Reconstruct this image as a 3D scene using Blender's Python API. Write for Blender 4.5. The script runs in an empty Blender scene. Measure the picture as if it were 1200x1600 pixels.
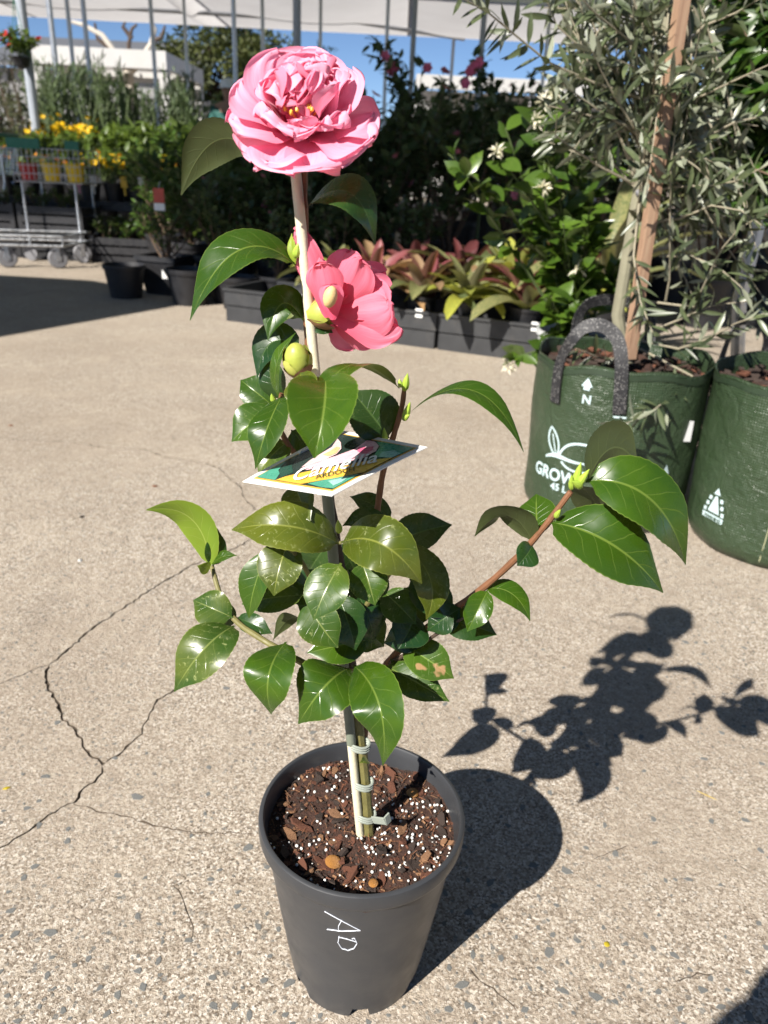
import bpy, bmesh, math, random
import numpy as np
from mathutils import Vector, Matrix, geometry
rad = math.radians
random.seed(11)
rng = np.random.default_rng(11)
S = bpy.context.scene
C = S.collection
U = random.uniform

# ------------------------------------------------------------------ camera
PITCH, ROLL, CAMH, FPX = rad(24), .05, .777, 1202.0
CP = Vector((0, 0, CAMH))
_F = Vector((0, math.cos(PITCH), -math.sin(PITCH)))
_U0 = Vector((0, math.sin(PITCH), math.cos(PITCH)))
_R0 = Vector((1, 0, 0))
_R = _R0 * math.cos(ROLL) + _U0 * math.sin(ROLL)
_U = -_R0 * math.sin(ROLL) + _U0 * math.cos(ROLL)
cd = bpy.data.cameras.new('camera')
cam = bpy.data.objects.new('camera', cd)
C.objects.link(cam)
cam.matrix_world = Matrix(((_R.x, _U.x, -_F.x, 0), (_R.y, _U.y, -_F.y, 0), (_R.z, _U.z, -_F.z, CAMH), (0, 0, 0, 1)))
cd.sensor_fit = 'VERTICAL'
cd.sensor_height = 36.0
cd.sensor_width = 27.0
cd.lens = 36.0 * FPX / 1600.0
cd.clip_start, cd.clip_end = .03, 500
cd.dof.use_dof = True
cd.dof.focus_distance = .60
cd.dof.aperture_fstop = 9.5
S.camera = cam

# ------------------------------------------------------------------ sky, sun, exposure
ELEV, AZ = rad(39.2), rad(50.5)          # AZ: direction in which the light travels over the ground
sun_to = Vector((math.cos(AZ) * math.cos(ELEV), math.sin(AZ) * math.cos(ELEV), -math.sin(ELEV)))
W = bpy.data.worlds.new('World')
S.world = W
W.use_nodes = True
wn = W.node_tree.nodes
sky = wn.new('ShaderNodeTexSky')
sky.sky_type = 'NISHITA'
sky.sun_disc = False
sky.sun_elevation = ELEV
sky.sun_rotation = math.atan2(-sun_to.x, -sun_to.y)
sky.air_density, sky.dust_density, sky.ozone_density = 0.55, 0.0, 4.0
W.node_tree.links.new(sky.outputs[0], wn['Background'].inputs[0])
wn['Background'].inputs[1].default_value = 0.055
sl = bpy.data.lights.new('sun', 'SUN')
sl.energy, sl.angle, sl.color = 5.0, rad(.53), (1.0, .94, .86)
so = bpy.data.objects.new('sun', sl)
C.objects.link(so)
so.rotation_euler = sun_to.to_track_quat('-Z', 'Y').to_euler()
so.location = (-4, -5, 8)
S.view_settings.view_transform = 'Standard'
S.view_settings.look = 'None'
S.view_settings.exposure = 1.08
S.view_settings.gamma = 1.0
S.view_settings.use_curve_mapping = False
S.render.engine = 'CYCLES'
S.cycles.max_bounces = 5
S.cycles.diffuse_bounces = 3
S.cycles.transparent_max_bounces = 8


def ray(x, y):
    return _F + _R * ((x - 600) / FPX) + _U * ((800 - y) / FPX)


def pt(x, y, Y):                       # the point at forward distance Y on the line of sight of a picture position
    v = ray(x, y)
    return CP + v * (Y / v.y)


def gp(x, y, z=0.0):                   # the point at height z
    v = ray(x, y)
    return CP + v * ((z - CAMH) / v.z)


def mpp(P):                            # metres per picture unit at a point
    return (Vector(P) - CP).dot(_F) / FPX


# ------------------------------------------------------------------ mesh helpers
class MB:
    def __init__(s):
        s.v, s.f, s.m, s.uv = [], [], [], {}

    def add(s, vs, fs, mi=0, uvs=None):
        o = len(s.v)
        s.v += [tuple(p) for p in vs]
        for f in fs:
            s.f.append(tuple(i + o for i in f))
            s.m.append(mi)
        if uvs:
            for i, q in enumerate(uvs):
                s.uv[o + i] = q
        return s

    def box(s, c, d, rot=None, mi=0, taper=1.0):
        c = Vector(c)
        hx, hy, hz = d[0] / 2, d[1] / 2, d[2] / 2
        vs = []
        for z in (-1, 1):
            k = taper if z < 0 else 1
            for x, y in ((-1, -1), (1, -1), (1, 1), (-1, 1)):
                p = Vector((x * hx * k, y * hy * k, z * hz))
                if rot:
                    p = rot @ p
                vs.append(c + p)
        return s.add(vs, [(3, 2, 1, 0), (4, 5, 6, 7), (0, 1, 5, 4), (1, 2, 6, 5), (2, 3, 7, 6), (3, 0, 4, 7)], mi)

    def bar(s, a, b, w, h, up=(0, 0, 1), mi=0):
        a, b = Vector(a), Vector(b)
        t = (b - a).normalized()
        x = t.cross(Vector(up))
        if x.length < 1e-4:
            x = t.cross(Vector((1, 0, 0)))
        x.normalize()
        y = x.cross(t)
        vs = []
        for p in (a, b):
            for i, j in ((-1, -1), (1, -1), (1, 1), (-1, 1)):
                vs.append(p + x * (i * w / 2) + y * (j * h / 2))
        return s.add(vs, [(3, 2, 1, 0), (4, 5, 6, 7), (0, 1, 5, 4), (1, 2, 6, 5), (2, 3, 7, 6), (3, 0, 4, 7)], mi)

    def tube(s, pts, r, n=8, mi=0, cap=True):
        pts = [Vector(p) for p in pts]
        k = len(pts)
        rr = r if isinstance(r, (list, tuple)) else [r] * k
        if len(rr) != k:
            rr = [rr[0] + (rr[-1] - rr[0]) * i / (k - 1) for i in range(k)]
        vs, fs = [], []
        x = None
        for i in range(k):
            t = (pts[min(i + 1, k - 1)] - pts[max(i - 1, 0)])
            t = t.normalized() if t.length > 1e-9 else Vector((0, 0, 1))
            if x is None:
                x = t.orthogonal().normalized()
            else:
                x = x - t * x.dot(t)
                x = x.normalized() if x.length > 1e-6 else t.orthogonal().normalized()
            y = t.cross(x)
            for j in range(n):
                a = 2 * math.pi * j / n
                vs.append(pts[i] + (x * math.cos(a) + y * math.sin(a)) * rr[i])
        for i in range(k - 1):
            for j in range(n):
                j2 = (j + 1) % n
                fs.append((i * n + j, i * n + j2, (i + 1) * n + j2, (i + 1) * n + j))
        if cap:
            fs.append(tuple(range(n - 1, -1, -1)))
            fs.append(tuple((k - 1) * n + j for j in range(n)))
        return s.add(vs, fs, mi)

    def lathe(s, prof, n=32, c=(0, 0, 0), mi=0, fn=None, cap0=False, cap1=False):
        c = Vector(c)
        vs, fs = [], []
        for i, (r, z) in enumerate(prof):
            for j in range(n):
                a = 2 * math.pi * j / n
                rr, zz = (fn(i, a, r, z) if fn else (r, z))
                vs.append(c + Vector((rr * math.cos(a), rr * math.sin(a), zz)))
        for i in range(len(prof) - 1):
            for j in range(n):
                j2 = (j + 1) % n
                fs.append((i * n + j, i * n + j2, (i + 1) * n + j2, (i + 1) * n + j))
        if cap0:
            fs.append(tuple(range(n - 1, -1, -1)))
        if cap1:
            fs.append(tuple((len(prof) - 1) * n + j for j in range(n)))
        return s.add(vs, fs, mi)

    def blob(s, c, r, seed=0, jit=.15, sc=(1, 1, 1), mi=0, sub=1):
        bm = bmesh.new()
        bmesh.ops.create_icosphere(bm, subdivisions=sub, radius=1)
        rr = random.Random(seed)
        c = Vector(c)
        vs = [c + Vector((v.co.x * sc[0], v.co.y * sc[1], v.co.z * sc[2])) * (r * (1 + rr.uniform(-jit, jit))) for v in bm.verts]
        fs = [[v.index for v in f.verts] for f in bm.faces]
        bm.free()
        return s.add(vs, fs, mi)

    def prism(s, poly, z0, z1, mi=0):
        n = len(poly)
        vs = [(p[0], p[1], z0) for p in poly] + [(p[0], p[1], z1) for p in poly]
        fs = [tuple(range(n - 1, -1, -1)), tuple(range(n, 2 * n))] + [(i, (i + 1) % n, n + (i + 1) % n, n + i) for i in range(n)]
        return s.add(vs, fs, mi)

    def mesh(s, name, mat, angle=35, smooth=True):
        me = bpy.data.meshes.new(name)
        me.from_pydata(s.v, [], s.f)
        for m in (mat if isinstance(mat, (list, tuple)) else [mat]):
            me.materials.append(m)
        if any(s.m):
            me.polygons.foreach_set('material_index', s.m)
        if s.uv:
            ul = me.uv_layers.new(name='UVMap')
            for l in me.loops:
                ul.data[l.index].uv = s.uv.get(l.vertex_index, (0, 0))
        if smooth:
            me.polygons.foreach_set('use_smooth', [True] * len(me.polygons))
            if angle < 179:
                me.set_sharp_from_angle(angle=rad(angle))
        me.update()
        return me

    def build(s, name, mat, parent=None, angle=35, smooth=True, world=True):
        return put(name, s.mesh(name, mat, angle, smooth), parent, world)


def put(name, me, parent=None, world=True):
    o = bpy.data.objects.new(name, me)
    C.objects.link(o)
    if parent is not None:
        o.parent = parent
        if world and parent.type == 'EMPTY':
            o.matrix_parent_inverse = Matrix.Translation(-parent.location)
    return o


def tag(o, label=None, cat=None, group=None, kind=None):
    for k, v in (('label', label), ('category', cat), ('group', group), ('kind', kind)):
        if v:
            o[k] = v
    return o


def thing(name, loc, label, cat, group=None, rz=0):
    o = bpy.data.objects.new(name, None)
    C.objects.link(o)
    o.empty_display_size = .05
    o.location = loc
    o.rotation_euler = (0, 0, rz)
    return tag(o, label, cat, group)


def copy_tree(o, loc=None, rz=None, parent=None, label=None, scale=None):
    c = o.copy()
    C.objects.link(c)
    if parent is not None:
        c.parent = parent
    if loc is not None:
        c.location = loc
    if rz is not None:
        c.rotation_euler = (0, 0, rz)
    if scale is not None:
        c.scale = (scale, scale, scale)
    if label:
        c['label'] = label
    for ch in list(o.children):
        copy_tree(ch, parent=c)
    return c


def fmesh(name, vs, fs, mats, rnd=None, mi=None):       # mesh from numpy arrays, with one random value for each leaf
    me = bpy.data.meshes.new(name)
    me.from_pydata(vs.tolist() if hasattr(vs, 'tolist') else vs, [], fs)
    for m in (mats if isinstance(mats, (list, tuple)) else [mats]):
        me.materials.append(m)
    if rnd is not None:
        at = me.attributes.new('rnd', 'FLOAT', 'POINT')
        at.data.foreach_set('value', np.asarray(rnd, dtype=np.float32))
    if mi is not None:
        me.polygons.foreach_set('material_index', mi)
    me.polygons.foreach_set('use_smooth', [True] * len(me.polygons))
    me.update()
    return me


def nrm(a):
    return a / np.maximum(np.linalg.norm(a, axis=-1, keepdims=True), 1e-9)


def leaf_cloud(P, A, N, L, Wd, bend=.25, fold=.25):
    """many folded, bent leaves: base points, axes, normals, lengths, widths"""
    P, A, N = np.asarray(P, float), nrm(np.asarray(A, float)), np.asarray(N, float)
    n = len(P)
    Sd = nrm(np.cross(A, N))
    N = np.cross(Sd, A)
    L = np.broadcast_to(L, (n,))[:, None]
    Wd = np.broadcast_to(Wd, (n,))[:, None]
    rows = [(0, 0), (.3, .92), (.66, .85), (1, 0)]
    out = []
    for t, w in rows:
        cpt = P + A * L * t - N * L * bend * t * t
        if w == 0:
            out.append(cpt)
        else:
            out.append(cpt - Sd * Wd * w / 2 + N * Wd * w / 2 * fold)
            out.append(cpt)
            out.append(cpt + Sd * Wd * w / 2 + N * Wd * w / 2 * fold)
    vs = np.stack(out, 1).reshape(-1, 3)
    base = (np.arange(n) * 8)
    pat = [(0, 2, 1), (0, 3, 2), (1, 2, 5, 4), (2, 3, 6, 5), (4, 5, 7), (5, 6, 7)]
    fs = [tuple(int(b) + i for i in f) for b in base for f in pat]
    rnd = np.repeat(rng.random(n), 8)
    return vs, fs, rnd


# ------------------------------------------------------------------ materials
class NT:
    def __init__(s, name):
        s.mat = bpy.data.materials.new(name)
        s.mat.use_nodes = True
        s.t = s.mat.node_tree
        s.b = s.t.nodes['Principled BSDF']
        s.out = s.t.nodes['Material Output']

    def n(s, typ, **kw):
        nd = s.t.nodes.new(typ)
        for k, v in kw.items():
            setattr(nd, k, v)
        return nd

    def l(s, a, b):
        s.t.links.new(a, b)

    def setv(s, sock, v):
        if hasattr(v, 'node'):
            s.l(v, sock)
        else:
            if isinstance(v, (tuple, list)) and len(v) == 3 and sock.type == 'RGBA':
                v = (*v, 1)
            sock.default_value = v

    def noise(s, scale, detail=3, rough=.55, vec=None, dist=0):
        nd = s.n('ShaderNodeTexNoise')
        nd.inputs['Scale'].default_value = scale
        nd.inputs['Detail'].default_value = detail
        nd.inputs['Roughness'].default_value = rough
        nd.inputs['Distortion'].default_value = dist
        s.l(vec if vec is not None else s.co(), nd.inputs['Vector'])
        return nd.outputs[0]

    def co(s, kind='Object'):
        if not hasattr(s, '_tc'):
            s._tc = s.n('ShaderNodeTexCoord')
        return s._tc.outputs[kind]

    def math(s, op, a, b=None, c=None, clamp=False):
        nd = s.n('ShaderNodeMath', operation=op, use_clamp=clamp)
        for i, v in enumerate((a, b, c)):
            if v is not None:
                s.setv(nd.inputs[i], v)
        return nd.outputs[0]

    def mix(s, f, a, b, blend='MIX'):
        nd = s.n('ShaderNodeMix', data_type='RGBA', blend_type=blend)
        s.setv(nd.inputs[0], f)
        s.setv(nd.inputs[6], a)
        s.setv(nd.inputs[7], b)
        return nd.outputs[2]

    def ss(s, v, a, b, lo=0.0, hi=1.0):           # smooth step
        nd = s.n('ShaderNodeMapRange', interpolation_type='SMOOTHSTEP')
        s.setv(nd.inputs[0], v)
        for i, q in enumerate((a, b, lo, hi)):
            nd.inputs[1 + i].default_value = q
        return nd.outputs[0]

    def ramp(s, f, stops):
        nd = s.n('ShaderNodeValToRGB')
        s.l(f, nd.inputs[0])
        e = nd.color_ramp.elements
        while len(e) < len(stops):
            e.new(.5)
        for q, (p, c) in zip(e, stops):
            q.position = p
            q.color = (*c, 1)
        return nd.outputs[0]

    def bump(s, h, st=.3, dist=.002):
        nd = s.n('ShaderNodeBump')
        nd.inputs['Strength'].default_value = st
        nd.inputs['Distance'].default_value = dist
        s.l(h, nd.inputs['Height'])
        s.l(nd.outputs[0], s.b.inputs['Normal'])
        return nd.outputs[0]

    def p(s, **kw):
        for k, v in kw.items():
            s.setv(s.b.inputs[k.replace('_', ' ')], v)
        return s


def k3(c, k):
    return tuple(min(1, x * k) for x in c)


def plain(name, col, rough=.6, var=.18, scale=14, bump=.15, bscale=120, bdist=.001, metal=0, spec=.5, coat=0, dirt=None):
    m = NT(name)
    c = m.mix(m.noise(scale, 4, .6), k3(col, 1 - var), k3(col, 1 + var))
    if dirt:
        c = m.mix(m.ss(m.noise(scale * .45, 5, .7), .55, .72, 0, dirt[1]), c, dirt[0])
    m.p(Base_Color=c, Roughness=m.ss(m.noise(scale * 2.3, 3), .3, .7, max(.03, rough - .08), min(1, rough + .1)), Metallic=metal, Specular_IOR_Level=spec)
    if coat:
        m.p(Coat_Weight=coat, Coat_Roughness=.15)
    if bump:
        m.bump(m.noise(bscale, 3, .6), bump, bdist)
    return m.mat


def leafy(name, top, under=None, rough=.42, transl=.25, var=.35, spec=.45, hue=(1.15, 1.0, .75)):
    """foliage seen from some way off: colour varies from leaf to leaf"""
    m = NT(name)
    at = m.n('ShaderNodeAttribute', attribute_name='rnd')
    oi = m.n('ShaderNodeObjectInfo')
    r = m.math('FRACT', m.math('ADD', at.outputs['Fac'], oi.outputs['Random']))
    a = k3(top, 1 - var)
    b = tuple(min(1, top[i] * (1 + var) * hue[i]) for i in range(3))
    c = m.mix(r, a, b)
    c = m.mix(m.ss(m.noise(55, 2), .35, .7), c, k3(top, .8))
    if under:
        g = m.n('ShaderNodeNewGeometry')
        c = m.mix(g.outputs['Backfacing'], c, under)
    m.p(Base_Color=c, Roughness=rough, Specular_IOR_Level=spec)
    tr = m.n('ShaderNodeBsdfTranslucent')
    m.l(m.mix(.5, c, tuple(min(1, x * q) for x, q in zip(top, (2.6, 2.2, 1.0)))), tr.inputs[0])
    mx = m.n('ShaderNodeMixShader')
    mx.inputs[0].default_value = transl
    m.l(m.b.outputs[0], mx.inputs[1])
    m.l(tr.outputs[0], mx.inputs[2])
    m.l(mx.outputs[0], m.out.inputs[0])
    return m.mat


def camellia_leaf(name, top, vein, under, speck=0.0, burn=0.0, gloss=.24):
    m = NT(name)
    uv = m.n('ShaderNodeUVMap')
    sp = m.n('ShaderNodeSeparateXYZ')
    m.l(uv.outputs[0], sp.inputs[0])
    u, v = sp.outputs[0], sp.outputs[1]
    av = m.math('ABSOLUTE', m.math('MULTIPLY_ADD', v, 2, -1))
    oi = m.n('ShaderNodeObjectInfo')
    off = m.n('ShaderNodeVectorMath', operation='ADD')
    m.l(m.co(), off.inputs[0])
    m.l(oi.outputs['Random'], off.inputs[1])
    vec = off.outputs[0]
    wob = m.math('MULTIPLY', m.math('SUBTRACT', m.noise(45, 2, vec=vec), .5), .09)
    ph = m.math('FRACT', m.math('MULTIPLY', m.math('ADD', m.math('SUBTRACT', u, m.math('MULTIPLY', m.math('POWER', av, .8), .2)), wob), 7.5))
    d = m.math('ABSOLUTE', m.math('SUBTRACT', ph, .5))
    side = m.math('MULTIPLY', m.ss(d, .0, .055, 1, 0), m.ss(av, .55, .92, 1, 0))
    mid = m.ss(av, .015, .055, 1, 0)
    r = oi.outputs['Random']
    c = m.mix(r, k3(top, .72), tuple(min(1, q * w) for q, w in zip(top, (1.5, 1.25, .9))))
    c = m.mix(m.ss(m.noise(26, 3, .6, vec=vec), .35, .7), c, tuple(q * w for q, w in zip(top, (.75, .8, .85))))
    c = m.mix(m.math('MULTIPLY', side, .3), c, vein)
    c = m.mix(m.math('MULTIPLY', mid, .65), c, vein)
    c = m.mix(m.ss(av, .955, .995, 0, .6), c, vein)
    if speck:
        q = m.ss(m.noise(260, 3, .7, vec=vec), .58, .66)
        q = m.math('MULTIPLY', q, m.ss(m.noise(38, 2, vec=vec), .42, .58))
        c = m.mix(m.math('MULTIPLY', q, speck), c, (.30, .33, .14))
        c = m.mix(m.ss(m.noise(17, 2, vec=vec), .5, .68, 0, speck * .45), c, (.20, .21, .035))
    if burn:
        q = m.ss(m.noise(30, 3, .6, vec=vec), .66, .70)
        c = m.mix(m.math('MULTIPLY', q, burn), c, (.36, .22, .11))
    g = m.n('ShaderNodeNewGeometry')
    un = m.mix(m.math('MULTIPLY', m.math('MAXIMUM', mid, m.math('MULTIPLY', side, .4)), .7), under, k3(under, 1.7))
    bf = g.outputs['Backfacing']
    c2 = m.mix(bf, c, un)
    ro = m.math('ADD', m.ss(m.noise(70, 3, vec=vec), .3, .7, gloss - .05, gloss + .1), m.math('MULTIPLY', bf, .22))
    m.p(Base_Color=c2, Roughness=ro, Specular_IOR_Level=.4)
    h = m.math('ADD', m.math('MULTIPLY', m.noise(60, 2, .5, vec=vec), .9), m.math('MULTIPLY', m.math('MAXIMUM', side, mid), -.35))
    bn = m.bump(h, .42, .0009)
    tr = m.n('ShaderNodeBsdfTranslucent')
    m.l(m.mix(.5, c, (.30, .42, .03)), tr.inputs[0])
    mx = m.n('ShaderNodeMixShader')
    mx.inputs[0].default_value = .15
    m.l(m.b.outputs[0], mx.inputs[1])
    m.l(tr.outputs[0], mx.inputs[2])
    m.l(mx.outputs[0], m.out.inputs[0])
    return m.mat


def petal_mat(name, pale, deep):
    m = NT(name)
    uv = m.n('ShaderNodeUVMap')
    sp = m.n('ShaderNodeSeparateXYZ')
    m.l(uv.outputs[0], sp.inputs[0])
    u, v = sp.outputs[0], sp.outputs[1]
    mp = m.n('ShaderNodeMapping')
    mp.inputs['Scale'].default_value = (1.6, 26, 1)
    m.l(uv.outputs[0], mp.inputs[0])
    vein = m.noise(1.0, 3, .6, vec=mp.outputs[0], dist=.3)
    f = m.ss(u, .05, .85)
    f = m.math('ADD', f, m.math('MULTIPLY', m.math('SUBTRACT', m.noise(60, 3), .5), .5), clamp=True)
    c = m.mix(f, deep, pale)
    c = m.mix(m.ss(vein, .4, .75, 0, .35), c, deep)
    m.p(Base_Color=c, Roughness=.5, Specular_IOR_Level=.3, Sheen_Weight=.15)
    m.bump(m.math('ADD', vein, m.noise(90, 3)), .35, .0008)
    tr = m.n('ShaderNodeBsdfTranslucent')
    m.l(m.mix(.4, c, (.95, .12, .25)), tr.inputs[0])
    mx = m.n('ShaderNodeMixShader')
    mx.inputs[0].default_value = .42
    m.l(m.b.outputs[0], mx.inputs[1])
    m.l(tr.outputs[0], mx.inputs[2])
    m.l(mx.outputs[0], m.out.inputs[0])
    return m.mat


def concrete(name):
    m = NT(name)
    co = m.co()
    g1 = m.noise(900, 2, .6)
    g2 = m.n('ShaderNodeTexVoronoi')
    g2.inputs['Scale'].default_value = 430
    m.l(co, g2.inputs[0])
    gs = m.n('ShaderNodeSeparateColor')
    m.l(g2.outputs['Color'], gs.inputs[0])
    c = m.ramp(gs.outputs[0], [(0, (.115, .09, .066)), (.2, (.265, .216, .166)), (.5, (.43, .366, .292)), (.78, (.56, .494, .41)), (.95, (.76, .71, .63))])
    c = m.mix(m.ss(g1, .4, .75, 0, .4), c, (.25, .2, .145))
    c = m.mix(m.ss(m.noise(3.1, 4, .65), .42, .62, 0, .62), c, (.40, .338, .268))      # places worn smooth
    # scattered grey stone chips in the matrix
    wv = m.n('ShaderNodeVectorMath', operation='ADD')
    nz = m.n('ShaderNodeTexNoise')
    nz.inputs['Scale'].default_value = 150
    m.l(co, nz.inputs[0])
    sc = m.n('ShaderNodeVectorMath', operation='SCALE')
    m.l(nz.outputs['Color'], sc.inputs[0])
    sc.inputs[3].default_value = .006
    m.l(co, wv.inputs[0])
    m.l(sc.outputs[0], wv.inputs[1])
    hs = []
    for scl, lo, hi, cut in ((150, .26, .36, .74), (95, .24, .32, .80)):
        vo = m.n('ShaderNodeTexVoronoi')
        vo.inputs['Scale'].default_value = scl
        m.l(wv.outputs[0], vo.inputs[0])
        s2 = m.n('ShaderNodeSeparateColor')
        m.l(vo.outputs['Color'], s2.inputs[0])
        # the cells lie on a plane: the third dimension keeps them irregular
        msk = m.math('MULTIPLY', m.ss(vo.outputs['Distance'], lo, hi, 1, 0), m.ss(s2.outputs[0], cut, cut + .01))
        dens = m.ss(m.noise(2.2, 3), .36, .58, .35, 1)
        msk = m.math('MULTIPLY', msk, dens)
        c = m.mix(msk, c, m.ramp(s2.outputs[1], [(0, (.12, .125, .12)), (.6, (.19, .195, .186)), (1, (.27, .265, .24))]))
        hs.append(msk)
    big = m.noise(1.1, 5, .6)
    c = m.mix(m.ss(big, .40, .66, 0, .42), c, (.27, .218, .17))
    c = m.mix(m.ss(m.noise(5.5, 4, .65), .52, .72, 0, .22), c, (.55, .47, .37))
    c = m.mix(m.ss(m.noise(2.7, 5, .7, dist=.6), .57, .75, 0, .42), c, (.19, .158, .128))
    c = m.mix(m.ss(m.noise(32, 3, .7), .45, .68, 0, .32), c, (.24, .195, .145))
    c = m.mix(m.ss(m.noise(75, 2, .6), .52, .72, 0, .35), c, (.60, .53, .43))
    m.p(Base_Color=c, Roughness=.9, Specular_IOR_Level=.25)
    h = m.math('ADD', m.math('MULTIPLY', g1, .6), m.math('MULTIPLY', gs.outputs[0], .9))
    h = m.math('ADD', h, m.math('MULTIPLY', hs[0], .25))
    h = m.math('ADD', h, m.math('MULTIPLY', m.noise(160, 4, .6), 1.2))
    m.bump(h, .8, .0034)
    return m.mat


def emit_free_metal(name, col=(.62, .64, .66), rough=.3):
    return plain(name, col, rough, .12, 30, .1, 200, .0005, metal=1)


MAT = {}
MAT['concrete'] = concrete('weathered_concrete')
MAT['dirt'] = plain('crack_dirt', (.07, .052, .036), .95, .4, 200, .5, 500)
MAT['stone'] = plain('grey_aggregate', (.155, .158, .150), .8, .5, 45, .5, 500, .002)
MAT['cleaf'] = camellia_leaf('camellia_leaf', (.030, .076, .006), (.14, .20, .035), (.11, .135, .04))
MAT['cleaf_dark'] = camellia_leaf('camellia_leaf_dark', (.014, .048, .012), (.06, .11, .03), (.055, .07, .024), speck=.1)  # darker copy for leaves in shade: shade put into top and underside colour
MAT['cleaf_speck'] = camellia_leaf('camellia_leaf_flecked', (.036, .080, .012), (.18, .22, .06), (.11, .135, .04), speck=.6)
MAT['cleaf_gold'] = camellia_leaf('camellia_leaf_golden', (.066, .092, .010), (.20, .22, .045), (.13, .14, .04), speck=.45)
MAT['cleaf_burn'] = camellia_leaf('camellia_leaf_scorched', (.034, .082, .011), (.18, .26, .055), (.11, .135, .04), speck=.25, burn=.9)
MAT['cleaf_young'] = camellia_leaf('camellia_leaf_young', (.20, .30, .028), (.30, .36, .08), (.24, .30, .05), gloss=.36)
MAT['petal'] = petal_mat('pink_petal', (.95, .48, .63), (.92, .22, .36))
MAT['petal_deep'] = petal_mat('deep_pink_petal', (.91, .29, .42), (.86, .12, .22))
MAT['petal_coral'] = petal_mat('coral_pink_petal', (.87, .235, .335), (.80, .10, .175))  # coral tone, deepened in part to stand for the bloom's self-shadow
MAT['stamen'] = plain('stamen', (.80, .42, .05), .5, .2, 200, 0)
MAT['bark_red'] = plain('young_bark', (.17, .075, .035), .6, .35, 120, .4, 400)
MAT['bark_olive'] = plain('olive_green_bark', (.15, .135, .045), .6, .35, 90, .4, 400)
MAT['bark_dark'] = plain('dark_bark', (.055, .035, .024), .7, .35, 90, .5, 300)
MAT['cream'] = plain('cream_stake', (.62, .58, .42), .5, .1, 60, .25, 300)
MAT['greytie'] = plain('grey_green_tie', (.15, .17, .13), .45, .15, 60, .1, 300)
MAT['budgreen'] = plain('bud_scale', (.32, .36, .06), .45, .3, 120, .2, 300)
MAT['budbrown'] = plain('bud_brown', (.22, .11, .045), .55, .3, 120, .2, 300)
MAT['shoot'] = plain('green_shoot', (.30, .42, .05), .4, .25, 150, .15, 300)
MAT['pot'] = plain('black_plastic', (.036, .038, .042), .40, .25, 9, .12, 260, .0006, dirt=((.085, .08, .072), .5))
MAT['blackpot'] = plain('nursery_plastic', (.014, .014, .016), .5, .3, 12, .1, 100)
MAT['greypot'] = plain('pale_grey_plastic', (.42, .43, .43), .5, .12, 12, .1, 100)
MAT['soil'] = plain('potting_mix', (.042, .018, .011), .95, .6, 220, .8, 350, .004)
MAT['chip'] = plain('bark_chip', (.115, .043, .023), .85, .5, 160, .6, 300, .002)
MAT['chip_dark'] = plain('dark_bark_chip', (.04, .026, .02), .85, .5, 160, .6, 300, .002)
MAT['chip_tan'] = plain('tan_bark_chip', (.22, .115, .058), .8, .4, 160, .6, 300, .002)
MAT['perlite'] = plain('perlite', (.72, .72, .69), .8, .12, 300, .4, 900, .0008)
MAT['fibre'] = plain('coir_fibre', (.21, .085, .038), .85, .4, 200, 0)
MAT['brownscale'] = plain('fallen_bud_scale', (.33, .15, .035), .42, .6, 160, .6, 300, .002)
MAT['white'] = plain('white_print', (.80, .80, .78), .5, .05, 40, 0)
MAT['chalk'] = plain('white_crayon', (.66, .70, .78), .7, .2, 400, 0)
MAT['gal'] = emit_free_metal('galvanised_steel', (.50, .52, .55), .42)
MAT['polegrey'] = plain('grey_post', (.30, .33, .37), .45, .15, 8, .1, 80)
MAT['chrome'] = emit_free_metal('chrome_wire', (.55, .57, .60), .34)
MAT['rubber'] = plain('grey_rubber', (.16, .16, .17), .6, .2, 30, .1, 100)
MAT['bluecream'] = plain('pale_blue_print', (.46, .58, .60), .6, .1, 60, .1, 200)

# ================================================================== THE SETTING
# ------------------------------------------------------------------ concrete yard with real cracks
def ragged(pix, step=.0075, jit=.0022, world=None):
    P = world if world else [gp(*q) for q in pix]
    P = [Vector((p[0], p[1])) for p in P]
    out = []
    for a, b in zip(P, P[1:]):
        d = b - a
        n = max(1, int(d.length / step))
        per = Vector((-d.y, d.x)).normalized()
        for i in range(n):
            out.append(a + d * (i / n) + per * U(-jit, jit) * (1 if i else .3))
    out.append(P[-1])
    return out


CRACKS = [
    (.0046, [(418, 822), (402, 838), (357, 861), (330, 872), (301, 882), (231, 924), (190, 952), (147, 980), (94, 1026), (76, 1038), (71, 1058), (75, 1075), (93, 1100), (98, 1125), (118, 1140), (128, 1160), (140, 1180),
             (158, 1190), (161, 1208), (148, 1222), (130, 1232), (118, 1253), (95, 1262), (68, 1280), (45, 1298), (0, 1325), (-60, 1360)]),
    (.0026, [(84, 1036), (60, 1043), (40, 1052), (0, 1068), (-60, 1090)]),
    (.0030, [(155, 1200), (172, 1186), (185, 1180), (205, 1160), (222, 1147), (226, 1130), (243, 1098), (285, 1070), (330, 1050)]),
    (.0018, [(110, 1252), (150, 1268), (199, 1276), (240, 1289), (300, 1300), (400, 1303)]),
    (.0036, [(-60, 676), (0, 684), (60, 689), (115, 690), (150, 698), (227, 703), (259, 714), (308, 721), (343, 731), (357, 747), (376, 760), (381, 777), (402, 798), (430, 806), (520, 815), (640, 822), (735, 830)]),
    (.0014, [(724, 1508), (760, 1540), (790, 1560), (811, 1584)]),
    (.0012, [(296, 1475), (302, 1448), (292, 1420), (285, 1400), (262, 1378)]),
    (.0013, [(985, 1320), (945, 1335), (925, 1345)]),
    (.0012, [(1050, 1535), (1090, 1520), (1130, 1525)]),
]


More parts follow.
